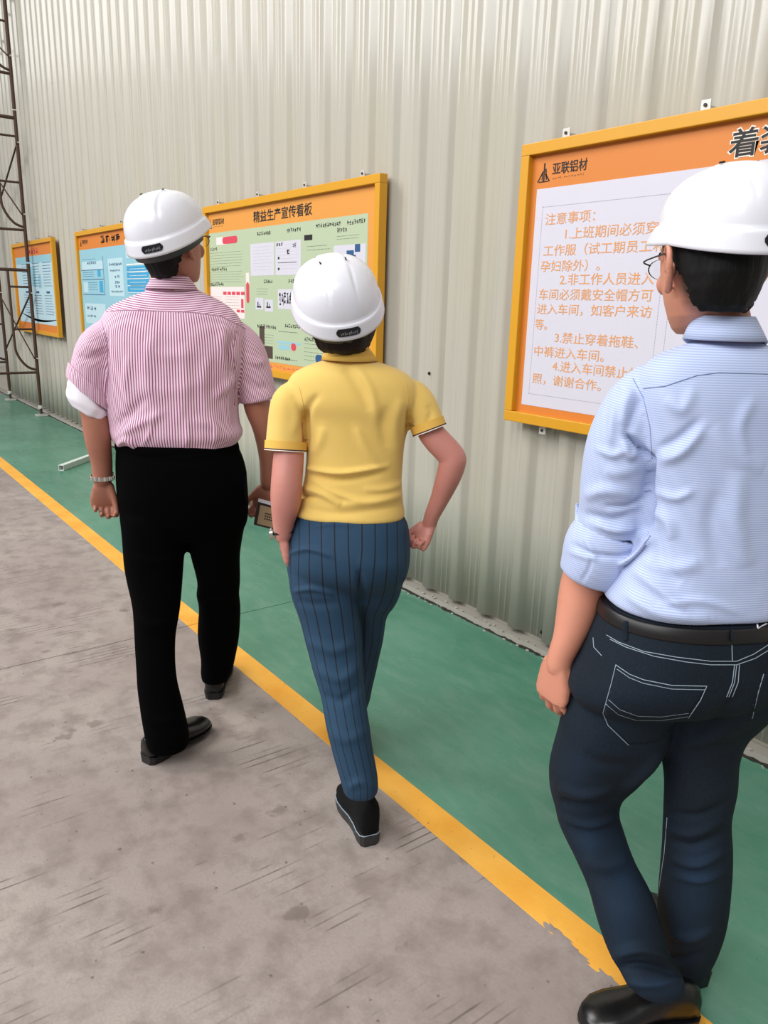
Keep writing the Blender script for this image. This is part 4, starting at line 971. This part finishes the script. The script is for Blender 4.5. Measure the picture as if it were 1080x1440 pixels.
strB = [([(428, 600), (436, 570), (448, 556)], 5, -.005), ([(428, 575), (431, 610), (430, 636)], 3.5, -.012), ([(575, 575), (576, 600), (573, 618)], 4, -.010), ([(485, 515), (505, 545), (520, 580)], 8, -.005), ([(500, 515), (522, 550), (530, 590)], 6, .004),
        ([(430, 658), (480, 665), (545, 655)], 3.5, .009), ([(430, 667), (480, 674), (540, 664)], 5, -.006), ([(500, 600), (515, 630), (535, 657)], 6, .005), ([(425, 685), (455, 695), (480, 712)], 5, .008), ([(440, 675), (475, 695), (510, 705)], 4, .005), ([(566, 695), (530, 705), (480, 710)], 6, .007), ([(566, 680), (540, 688), (510, 688)], 5, .005),
        ([(418, 700), (430, 697), (446, 700)], 3, -.008), ([(455, 600), (450, 620), (440, 640)], 7, .004), ([(565, 560), (555, 600), (560, 640)], 7, .005), ([(545, 570), (538, 600), (545, 630)], 7, -.004), ([(600, 570), (607, 580), (598, 600)], 5, -.003), ([(418, 712), (480, 722), (565, 712)], 5, -.003), ([(412, 560), (418, 585), (412, 610)], 6, .003)]
shirtB, tB = garment('polo_shirt', rootB, [VB.body(torsoB, yaw=yawB, p=2.3), VB.limb(sBL, ends=False), VB.limb(sBR, ends=False)], .0048, YELCL, strB, (.0022, 14, 12), None, 6, label='yellow short-sleeved polo shirt')
cB = collar(VB, shirtB, (488, 459, 519), (506, 452, 532), YELCOL, 0, yawB, .92, .004)
def sleeve_band(Vw, pts, rad_add, mat, name, parent, t0, t1):
    P = catmull([list(Vw.at(a, b, c)) + [r * Vw.mpp(a, b, c)] for a, b, c, r in pts], 8); e = P[-1]; d = unit(P[-1][:3] - P[-3][:3])
    a_ = unit(np.cross(d, [0.3, 0, 1])); b_ = np.cross(d, a_); R1 = []
    for t, rr in ((t0, rad_add - .002), (t0, rad_add), (t1, rad_add), (t1, rad_add - .006)): R1.append(ellring(e[:3] + d * t, a_ * (e[3] + rr), b_ * (e[3] + rr), 40))
    return mesh_obj(name, loft(R1, closed=True), mat, parent, smooth=False)
for pts in (sBL, sBR):
    sleeve_band(VB, pts, .0028, YELCOL, 'sleeve_band', shirtB, -.018, .003)
    sleeve_band(VB, pts, .0032, TRIM_DK, 'maroon_sleeve_edge', shirtB, .003, .0062)
    sleeve_band(VB, pts, .0030, TRIM_W, 'white_sleeve_edge', shirtB, .0062, .0085)
g = [surf_line(tB, q, .0009, .0004) for q in ([(421, 545), (428, 575), (431, 610), (429, 636)], [(570, 536), (574, 560), (572, 590), (576, 615)])]
for q in g:
    if q: mesh_obj('armhole_seam', q, YELCOL, shirtB, smooth=True)
trB = [(722, 418, 565, 0, .70), (736, 411, 572, 0, .74), (756, 405, 575, 0, .80), (774, 403, 576, -.005, .80), (792, 403, 575, -.01, .76), (808, 405, 571, -.01, .66), (822, 412, 562, 0, .52), (834, 425, 548, 0, .4)]
lBL = [(785, 404, 508, -.01, .95), (830, 409, 507, -.02, .95), (867, 421, 508, -.03, .95), (905, 430, 511, -.05, .92), (942, 439, 512, -.08, .90), (980, 451, 513, -.11, .92), (1017, 458, 518, -.14, 1.0), (1055, 467, 524, -.165, 1.0), (1085, 476, 530, -.185, 1.0), (1104, 482, 532, -.195, 1.05), (1113, 485, 531, -.195, 1.05)]
lBR = [(785, 470, 574, .0, .95), (830, 472, 565, .04, .92), (849, 476, 557, .06, .9), (867, 480, 545, .08, .9), (905, 484, 539, .12, .9), (942, 482, 529, .16, .92), (980, 480, 521, .20, 1.0), (1000, 478, 515, .22, 1.0), (1040, 482, 512, .25, 1.0), (1062, 486, 512, .26, 1.0)]
PBL = np.array([VB.at((a + b) / 2, y, o) for y, a, b, o, r in lBL]); PBR = np.array([VB.at((a + b) / 2, y, o) for y, a, b, o, r in lBR])
def attrB(V, N):
    px, _ = project(V); cx = np.where(px[:, 1] < 850, 489, 0); q = V - VB.P; lx = q @ VB.r
    out = np.zeros(len(V))
    def legu(rows, P, sgn):
        ys = np.array([r[0] for r in rows]); L = np.array([r[1] for r in rows]); R_ = np.array([r[2] for r in rows])
        l = np.interp(px[:, 1], ys, L); r = np.interp(px[:, 1], ys, R_); return np.arcsin(np.clip((px[:, 0] - (l + r) / 2) / ((r - l) / 2 + .1), -.99, .99)) * .085
    up = np.arcsin(np.clip((px[:, 0] - 489 - (px[:, 1] - 740) * .01) / 92, -.99, .99)) * .17
    b1_, i1, a1, n1 = limb_attr(V, [(PBL, .07, -VB.d)]); b2_, i2, a2, n2 = limb_attr(V, [(PBR, .07, -VB.d)])
    left = b1_ * 1.0 < b2_
    leg = np.where(left, legu(lBL, PBL, -1) + .005, legu(lBR, PBR, 1))
    w_ = np.clip((px[:, 1] - 770) / 90, 0, 1)
    upl = up + .0
    return upl * (1 - w_) + (leg + np.where(left, -.072, .072)) * w_
strTB = [([(405, 779), (435, 772), (468, 783)], 3.2, .006), ([(412, 832), (440, 828), (470, 836)], 3.2, .006), ([(415, 845), (445, 850), (480, 848)], 6, -.004), ([(445, 940), (480, 955), (508, 930)], 8, .006), ([(430, 900), (470, 915), (500, 900)], 8, .005), ([(455, 975), (480, 985), (510, 960)], 7, -.005), ([(508, 850), (510, 900), (513, 960)], 4, -.010), ([(505, 800), (508, 825), (507, 850)], 5, -.008), ([(440, 740), (470, 737), (500, 739)], 3, .003),
         ([(465, 1030), (490, 1040), (520, 1025)], 8, .004), ([(500, 790), (535, 800), (570, 790)], 12, .003), ([(490, 1110), (505, 1100), (528, 1108)], 6, .005)]
trouB, tTB = garment('trousers', rootB, [VB.body(trB, yaw=yawB), VB.body(lBL, yaw=yawB), VB.body(lBR, yaw=yawB)], .0052, m_pin_trousers(), strTB, (.003, 14, 21), {'su': attrB}, 12, label='teal blue trousers with dark pinstripes')
OB = VB.at(480, 432, 0.0); RB = frame(VB, -8, 6, 0); skB = m_skin('warm_fair_skin', 'c98a7c', 'b0655c').m
aBL = [(420, 545, 0, 15), (408, 590, -.01, 19), (406, 640, -.03, 21.5), (403, 680, -.05, 22), (402, 705, -.05, 21.5), (399, 730, -.045, 16.5), (398, 752, -.04, 12.5)]
aBR = [(562, 540, 0, 15), (583, 572, -.01, 13), (607, 610, -.02, 18.5), (634, 640, -.03, 19), (636, 652, -.03, 19), (630, 672, -.02, 17.5), (619, 700, 0, 13.5), (608, 724, .02, 11), (604, 737, .03, 10)]
neckB = [(450, 464, 510, .02, .95), (475, 466, 511, .01, .95), (495, 466, 513, 0, .9), (512, 462, 520, 0, .6), (525, 452, 532, 0, .4)]
coreB = [(520, 460, 525, 0, .4), (530, 430, 560, 0, .5), (600, 445, 560, 0, .5), (700, 440, 550, 0, .5), (760, 430, 550, 0, .5), (795, 450, 530, 0, .3)]
wB = VB.at(398, 755, -.04); hBL = hand_parts(wB, hframe(np.array([0, 0, -1]) + VB.r * .12 + VB.d * .25, VB.r * 1.0 + VB.d * .2, True), .80, curl=(10, 14, 10), thumb=(0, 5, 5), thumb_out=14, spread=0)
wB2 = VB.at(604, 737, .03); hBR = hand_parts(wB2, hframe(np.array([0, 0, -1]) - VB.r * .62 - VB.d * .15, -VB.r * .75 - VB.d * .95 + np.array([0, 0, .5])), .82, curl=(72, 88, 55), thumb=(0, 45, 45), thumb_out=20, spread=-1)
V, Fs, N = remesh(head_parts(OB, RB, .95) + [VB.body(neckB), VB.body(coreB, shrink=.92), VB.body(leg_core(lBL)), VB.body(leg_core(lBR)), VB.limb(aBL), VB.limb(aBR)] + hBL + hBR, .0031, 3)
mesh_obj('body', (V, Fs), skB, rootB, smooth=True, fixn=False)
hb = hair('hair', OB, RB, .98, rootB, HBR, nape=-.100, puff=1.10, wide=1.02, low=1.22); hb['label'] = 'short dark brown hair'
face_details(OB, RB, .95, rootB, HBR)
RHB = frame(VB, -14, 24, 12)
helmet(VB.at(475, 436, 0), RHB, .915, rootB, 'white hard hat tipped back, black rear label right of centre')
wb = bracelet(VB, rootB, 398, 749, -.04, 14.8, BELT, 'wristwatch', .006, .002, (-.25, 0, 1), case=185, casemat=SILV); wb['label'] = 'thin black strap with silver watch case'
hl = on_floor(521, 1190); shoe(rootB, hl, on_floor(487, 1128) - on_floor(519, 1188), L=.245, Wd=.092, style='boot', label='black suede ankle boot with pale stitched welt, nearer foot')
hr = VB.P + VB.d * .27 + VB.r * (-.01); shoe(rootB, hr, VB.d * .9 - VB.r * .1, L=.245, Wd=.092, style='boot', label='black suede ankle boot, hidden farther foot')

# ------------------------------------------------------------------ man in the pale blue shirt
VC = View(*(1.58 * unit([ray(970, 900)[0], ray(970, 900)[1], 0])[:2]))
rootC = empty('person', VC.P, 'man in a pale blue shirt and dark jeans at the right edge, striding left', 'person', 'people walking along the yellow line')
yawC = -33
torsoC = [(478, 985, 1066, 0, .7), (484, 968, 1084, 0, .66), (492, 946, 1106, 0, .6), (505, 922, 1130, 0, .55), (528, 905, 1146, 0, .55), (560, 900, 1152, 0, .58), (600, 902, 1150, 0, .60), (650, 906, 1146, 0, .62), (700, 908, 1142, 0, .64), (750, 900, 1138, 0, .64), (800, 876, 1132, 0, .66), (824, 862, 1128, 0, .68), (838, 855, 1122, 0, .70), (844, 860, 1115, .0, .68)]
sCL = [(925, 535, -.02, 34), (896, 570, -.04, 44), (876, 620, -.05, 48), (866, 670, -.05, 47), (862, 710, -.045, 46), (856, 745, -.04, 45)]
sCR = [(1120, 535, .05, 34), (1150, 580, .06, 40), (1165, 640, .06, 42), (1170, 700, .05, 42)]
PCL, PCR = pathw(VC, sCL), pathw(VC, sCR)
yokeC = np.array([(905, 546), (935, 543), (980, 528), (1010, 524), (1050, 525), (1085, 526), (1140, 530)], float)
def attrC(V, N):
    best, idx, al, an = limb_attr(V, [(PCL[1:], .07, -VC.d)]); px, _ = project(V)
    return V[:, 2] + ((V - VC.P) @ VC.r) * np.where((px[:, 0] < 917) & (px[:, 1] > 545), .10, 0.0)
strC = [([(905, 700), (880, 712), (850, 712)], 4, -.006), ([(840, 630), (862, 640), (880, 632)], 5, .005), ([(920, 690), (950, 700), (975, 690)], 6, .005), ([(930, 850), (985, 845), (1040, 862)], 6, .004), ([(1060, 560), (1040, 600), (1050, 640)], 9, .004), ([(870, 560), (862, 590), (858, 625)], 6, .005), ([(917, 640), (912, 680), (915, 720), (905, 750)], 5, -.020), ([(880, 612), (897, 625), (917, 652)], 4, -.016), ([(875, 618), (885, 640), (893, 634)], 6, .008), ([(930, 648), (960, 635), (990, 600)], 8, .007), ([(925, 632), (955, 615), (985, 590)], 6, -.005),
        ([(890, 545), (880, 570), (876, 600)], 8, .007), ([(900, 560), (888, 590), (880, 615)], 6, -.005), ([(822, 700), (850, 690), (890, 695)], 9, .006), ([(820, 722), (860, 732), (897, 720)], 7, -.007), ([(835, 735), (865, 745), (895, 742)], 5, .007), ([(850, 660), (870, 665), (900, 655)], 9, .004),
        ([(915, 715), (940, 735), (945, 760)], 8, .006), ([(925, 740), (930, 790), (960, 820)], 10, -.005), ([(890, 800), (930, 830), (965, 858)], 8, .007), ([(900, 790), (950, 800), (985, 790)], 10, .005), ([(1040, 660), (1035, 730), (1050, 800)], 14, .006), ([(1010, 690), (1000, 740), (1015, 800)], 12, -.004), ([(880, 835), (930, 862), (1000, 870)], 8, .008), ([(1000, 600), (1030, 640), (1075, 660)], 14, .004), ([(935, 560), (960, 575), (975, 545)], 9, .004)]
BS = m_blue_shirt()
shirtC, tC = garment('shirt', rootC, [VC.body(torsoC, yaw=yawC, p=2.3), VC.limb(sCL, ends=False), VC.limb(sCR, ends=False)], .0044, BS, strC, (.0032, 12, 31), {'su': attrC}, 6, label='pale blue finely ribbed cotton shirt, sleeves rolled')
g = surf_line(tC, yokeC, .0010, .0004); mesh_obj('yoke_seam', g, BTHREAD, shirtC, smooth=True)
g = surf_line(tC, [(890, 532), (905, 560), (914, 600), (917, 645)], .0009, .0003); mesh_obj('armhole_seam', g, BTHREAD, shirtC, smooth=True)
cC = collar(VC, shirtC, (446, 974, 1064), (478, 960, 1080), BS, 0, yawC, .95, .005)
V_ = np.array([v.co for v in cC.data.vertices]); at_ = cC.data.attributes.new('su', 'FLOAT', 'POINT'); at_.data.foreach_set('value', (V_[:, 2]).astype(np.float32))
# rolled cuff: a wide turned-back band with a loose flap
cg = VC.limb([(858, 742, -.04, 44), (852, 760, -.04, 49), (842, 782, -.04, 50), (832, 808, -.035, 45), (829, 818, -.035, 42)], ends=False, k=3)
fl1 = VC.limb([(880, 790, -.10, 10), (898, 775, -.11, 7), (914, 753, -.12, 3)], k=3, flat=.35)
fl2 = VC.limb([(822, 752, -.07, 12), (815, 735, -.06, 9), (811, 708, -.05, 4)], k=3, flat=.4)
V, Fs, N = remesh([tiltcuff(cg, 850, .00028), fl1, fl2], .004, 3); V = waves(V, N, .003, 26, 41)
V = folds(V, N, [([(806, 765), (830, 778), (870, 783), (895, 775)], 3.5, -.008), ([(822, 755), (832, 772), (838, 785)], 4, .006), ([(832, 785), (828, 800), (818, 818)], 2.5, -.004), ([(872, 800), (873, 815), (868, 830)], 2.5, -.004), ([(800, 775), (820, 782), (838, 786)], 4, .004)])
o = mesh_obj('rolled_cuff', (V, Fs), BS, shirtC, smooth=True, fixn=False, attrs={'su': V[:, 2]}); o['label'] = 'rolled-up sleeve cuff with loose folded edge'
trC = [(846, 856, 1120, .0, .68), (866, 849, 1122, 0, .70), (890, 838, 1122, .0, .74), (920, 826, 1120, 0, .76), (945, 814, 1112, 0, .72), (966, 812, 1096, 0, .60), (982, 832, 1072, 0, .48), (996, 865, 1040, 0, .36)]
lCL = [(925, 828, 956, -.02, 1.12), (965, 808, 952, -.03, 1.08), (1000, 796, 945, -.03, 1.0), (1035, 789, 937, -.02, 1.0), (1078, 777, 905, .0, .95), (1110, 776, 876, .02, .95), (1138, 783, 869, .02, .95), (1164, 789, 877, .01, .98), (1207, 809, 894, -.01, 1.0), (1250, 828, 916, -.04, 1.0), (1293, 841, 930, -.06, 1.0), (1336, 855, 943, -.08, 1.05), (1362, 868, 958, -.09, 1.1), (1375, 875, 964, -.09, 1.1)]
lCR = [(925, 945, 1114, .03, 1.0), (965, 935, 1104, .035, 1.0), (1000, 930, 1078, .05, .9), (1025, 928, 1054, .05, .92), (1057, 928, 1041, .05, .95), (1100, 934, 1037, .04, .95), (1143, 934, 1028, .04, .95), (1186, 932, 1029, .04, .95), (1229, 928, 1027, .05, .95), (1285, 926, 1020, .06, .98), (1328, 930, 1007, .07, 1.05), (1360, 930, 990, .07, 1.15), (1376, 934, 982, .07, 1.2)]
def attrJ(V, N):
    px, _ = project(V); x, y = px[:, 0], px[:, 1]
    def g(cx, cy, sx, sy): return np.exp(-((x - cx) / sx) ** 2 - ((y - cy) / sy) ** 2)
    return np.clip(.45 * g(880, 1250, 30, 110) + .5 * g(985, 1230, 25, 50) + .28 * g(815, 1090, 25, 50) + .45 * g(830, 1180, 20, 30) + .5 * g(930, 1385, 40, 12) + .15 * g(920, 1010, 60, 40) + .25 * g(975, 1290, 25, 60), 0, 1)
strJ = [([(930, 1060), (905, 1085), (875, 1110)], 6, .010), ([(785, 1125), (820, 1135), (865, 1128)], 6, -.008), ([(785, 1105), (820, 1118), (865, 1108)], 6, .007), ([(792, 1150), (830, 1160), (868, 1148)], 6, .006), ([(940, 1180), (975, 1190), (1020, 1170)], 6, -.006), ([(940, 1205), (980, 1215), (1022, 1195)], 6, .007), ([(935, 1165), (975, 1172), (1022, 1150)], 6, .006), ([(945, 1230), (985, 1238), (1022, 1225)], 5, .005), ([(935, 1140), (980, 1148), (1025, 1128)], 6, -.005),
        ([(865, 1345), (900, 1335), (945, 1350)], 7, .010), ([(868, 1362), (905, 1358), (950, 1368)], 6, -.010), ([(880, 1380), (920, 1385), (960, 1376)], 6, .008), ([(940, 1310), (970, 1320), (1005, 1305)], 6, .007), ([(935, 1345), (960, 1350), (990, 1340)], 6, -.007), ([(1056, 1012), (1010, 1035), (950, 1050)], 8, .006), ([(1040, 975), (1010, 1010), (970, 1035)], 8, -.006), ([(820, 1060), (850, 1075), (900, 1075)], 8, -.004), ([(820, 1210), (850, 1220), (885, 1210)], 9, .004)]
pocket = np.array([(866, 935), (905, 956), (945, 964), (994, 965), (985, 985), (966, 1010), (925, 1045), (884, 1048), (850, 1012), (848, 1000), (853, 985)], float)
def inpoly(px, poly):
    x, y = px[:, 0], px[:, 1]; c = np.zeros(len(px), bool); j = len(poly) - 1
    for i in range(len(poly)):
        xi, yi = poly[i]; xj, yj = poly[j]
        m = ((yi > y) != (yj > y)) & (x < (xj - xi) * (y - yi) / (yj - yi + 1e-9) + xi); c ^= m; j = i
    return c
trouC, tTC = garment('jeans', rootC, [VC.body(trC, yaw=yawC), VC.body(lCL, yaw=yawC), VC.body(lCR, yaw=yawC)], .0048, m_jeans(), strJ, (.0032, 13, 51), {'fade': attrJ}, 14, label='dark indigo jeans with pale stitching')
lines = [[(853, 893), (870, 903), (905, 916), (950, 924), (1000, 930), (1036, 930), (1060, 920), (1085, 904)], [(858, 899), (880, 910), (920, 923), (965, 931), (1000, 935), (1036, 935), (1062, 926), (1085, 912)],
         [(866, 935), (885, 948), (905, 956), (945, 964), (994, 965)], [(868, 941), (885, 953), (905, 961), (945, 969), (992, 970)], [(866, 935), (860, 960), (853, 985), (848, 1003), (855, 1020), (884, 1048)], [(994, 965), (985, 985), (968, 1010)],
         [(852, 990), (870, 1005), (895, 1013), (930, 1013), (966, 1008)], [(856, 984), (872, 998), (897, 1007), (930, 1008), (968, 1003)], [(1029, 897), (1030, 930)], [(1036, 935), (1033, 960), (1025, 980)], [(1040, 935), (1038, 960), (1030, 980)], [(1033, 935), (1030, 960), (1022, 980)],
         [(834, 897), (835, 910), (846, 922)], [(1074, 948), (1066, 975), (1058, 1010)], [(938, 1150), (934, 1200), (925, 1260)]]
g = [surf_line(tTC, l, .0008, .0008) for l in lines]; o = mesh_obj('pale_stitching', merge([q for q in g if q]), THREAD, trouC, smooth=True); o['label'] = 'pale grey seam stitching'; o['kind'] = 'stuff'
for nm, poly in (('back_pocket', pocket), ('back_pocket', np.array([(1074, 946), (1088, 942), (1080, 990), (1060, 1010), (1052, 1006)], float))):
    P = []
    for a, b in zip(poly, np.roll(poly, -1, 0)):
        for t in np.linspace(0, 1, 6, endpoint=False):
            h, n1 = hit(tTC, *(a + (b - a) * t))
            if h is not None: P.append((h, n1))
    if len(P) > 8:
        # pocket patch: grid of surface points lifted off the jeans
        mn, mx = poly.min(0), poly.max(0); gx = np.arange(mn[0], mx[0], 3.0); gy = np.arange(mn[1], mx[1], 3.0); idx = {}; V = []
        for i, x in enumerate(gx):
            for j, y in enumerate(gy):
                if inpoly(np.array([[x, y]]), poly)[0]:
                    h, n1 = hit(tTC, x, y)
                    if h is not None: idx[(i, j)] = len(V); V.append(h - unit(ray(x, y)) * .0006)
        Fs = [(idx[(i, j)], idx[(i + 1, j)], idx[(i + 1, j + 1)], idx[(i, j + 1)]) for (i, j) in idx if (i + 1, j) in idx and (i, j + 1) in idx and (i + 1, j + 1) in idx]
        o = mesh_obj(nm, (np.array(V), Fs), bpy.data.materials['dark_indigo_denim'], trouC, smooth=True, fixn=False, attrs={'fade': np.full(len(V), .06)})
        s_ = o.modifiers.new('t', 'SOLIDIFY'); s_.thickness = .0012; s_.offset = 0
bl = mesh_obj('belt', VC.body([(847, 853, 1121, .0, .70), (849, 850, 1123, 0, .705), (862, 846, 1125, 0, .715), (865, 848, 1123, 0, .71)], yaw=yawC, k=2, p=2.2), BELT, rootC, smooth=True); bl['label'] = 'black leather belt'
vb = bvh(np.array([v.co for v in bl.data.vertices]), [tuple(p.vertices) for p in bl.data.polygons])
for x, y in ((880, 884), (1029, 885)):
    q = [hit(vb, x, y + dy)[0] if hit(vb, x, y + dy)[0] is not None else hit(tTC, x, y + dy)[0] for dy in (-8, -3, 3, 8, 13)]
    q = [p for p in q if p is not None]
    if len(q) > 2:
        q = np.array(q) - VC.d * .002; mesh_obj('belt_loop', tube(q, [.0055], n=8, k=1, flat=.3, up=tuple(VC.d)), bpy.data.materials['dark_indigo_denim'], trouC, smooth=True)
# pale letters of the shirt-tail label over the belt
def on_body(tree, geo_px, lift=.003):
    pts = [];
    for x, y in geo_px:
        h, n1 = hit(tree, x, y); pts.append(None if h is None else h - unit(ray(x, y)) * lift)
    return pts
lt = []
for sgn in ([(1063, 868), (1066, 883), (1078, 877)], [(1063, 868), (1070, 864)], [(1068, 874), (1074, 871)], [(1076, 862), (1078, 874)], [(1076, 862), (1086, 858)]):
    p = [q for q in on_body(tC if hit(vb, *sgn[0])[0] is None else vb, sgn, .006) if q is not None]
    if len(p) > 1: lt.append(tube(np.array(p), [.0018], n=6, k=1))
if lt: o = mesh_obj('white_letters', merge(lt), WCL, rootC, smooth=True); o['label'] = 'white block letters at the belt'; o['kind'] = 'stuff'
OC = VC.at(998, 370, 0.0); RC = frame(VC, -29, -4, 0)
skC = m_skin('light_tan_skin', 'cf8f76', 'b8705a')
skC.set('Base Color', skC.mix(skC.n('Attribute', attribute_name='stubble').outputs['Fac'], skC.b.inputs['Base Color'].links[0].from_socket, lin('2a1c17')))
skC = skC.m
aCL = [(925, 545, -.02, 26), (896, 600, -.045, 24), (870, 680, -.045, 26), (848, 750, -.04, 30), (828, 800, -.035, 32), (818, 830, -.035, 31), (808, 870, -.05, 26.5), (798, 900, -.065, 21), (789, 922, -.072, 18.5), (786, 936, -.075, 17.5)]
aCR = [(1120, 545, .05, 24), (1160, 640, .06, 30), (1168, 740, .03, 28), (1150, 840, -.02, 24), (1140, 880, -.03, 18)]
neckC = [(400, 974, 1050, .02, .95, -30), (425, 976, 1052, .01, .95, -30), (445, 980, 1056, .0, .95, -30), (475, 984, 1062, 0, .7, -30), (500, 970, 1080, 0, .4, -30)]
coreC = [(505, 960, 1090, 0, .4), (520, 935, 1120, 0, .5), (600, 930, 1125, 0, .5), (800, 920, 1110, 0, .5), (900, 880, 1090, 0, .5), (960, 880, 1060, 0, .3)]
wC = VC.at(784, 926, -.075)
hC = hand_parts(wC, hframe(np.array([0, 0, -1]) - VC.r * .08 + VC.d * .05, VC.r * .55 + VC.d * .85, True), 1.06, curl=(26, 26, 16), thumb=(0, 15, 20), thumb_out=28, finger_var=(4, 0, -2, -6), spread=3)
wC2 = VC.at(1140, 885, -.03); hC2 = hand_parts(wC2, hframe(np.array([0, 0, -1]) - VC.r * .1, -VC.r), 1.0, curl=(30, 34, 20), thumb=(0, 15, 20), thumb_out=28)
V, Fs, N = remesh(head_parts(OC, RC, 1.07) + [VC.body(neckC), VC.body(coreC, yaw=yawC, shrink=.92), VC.body(leg_core(lCL)), VC.body(leg_core(lCR)), VC.limb(aCL), VC.limb(aCR)] + hC + hC2, .0031, 3)
Lc = (V - OC) @ RC
stb = np.clip((Lc[:, 2] + .112) / .06, 0, 1) * np.clip((-.012 - Lc[:, 1]) / .02, 0, 1) * (Lc[:, 2] < .1) * (np.abs(Lc[:, 0]) < .079)
mesh_obj('body', (V, Fs), skC, rootC, smooth=True, fixn=False, attrs={'stubble': np.where(stb > 0, stb * .9, 0)})
h_ = hair('hair', OC, RC, 1.07, rootC, HB, nape=-.074, puff=1.01, front=.040); h_['label'] = 'short cropped black hair'
face_details(OC, RC, 1.07, rootC, HB, glasses=True)
helmet(VC.at(1023, 349, 0), frame(VC, -36, 1, 4), .93, rootC, 'white hard hat with its visor pointing left', band=False)
hl = on_floor(975, 1432); shoe(rootC, hl, on_floor(850, 1448) - on_floor(975, 1432), L=.27, Wd=.10, lift=.002, style='dress', label='black shoe on the nearer foot at the bottom edge')
hl = on_floor(985, 1400); shoe(rootC, hl + VC.d * .02, -VC.r * .6 + VC.d * .7, L=.28, Wd=.10, style='dress', label='black shoe on the farther foot')
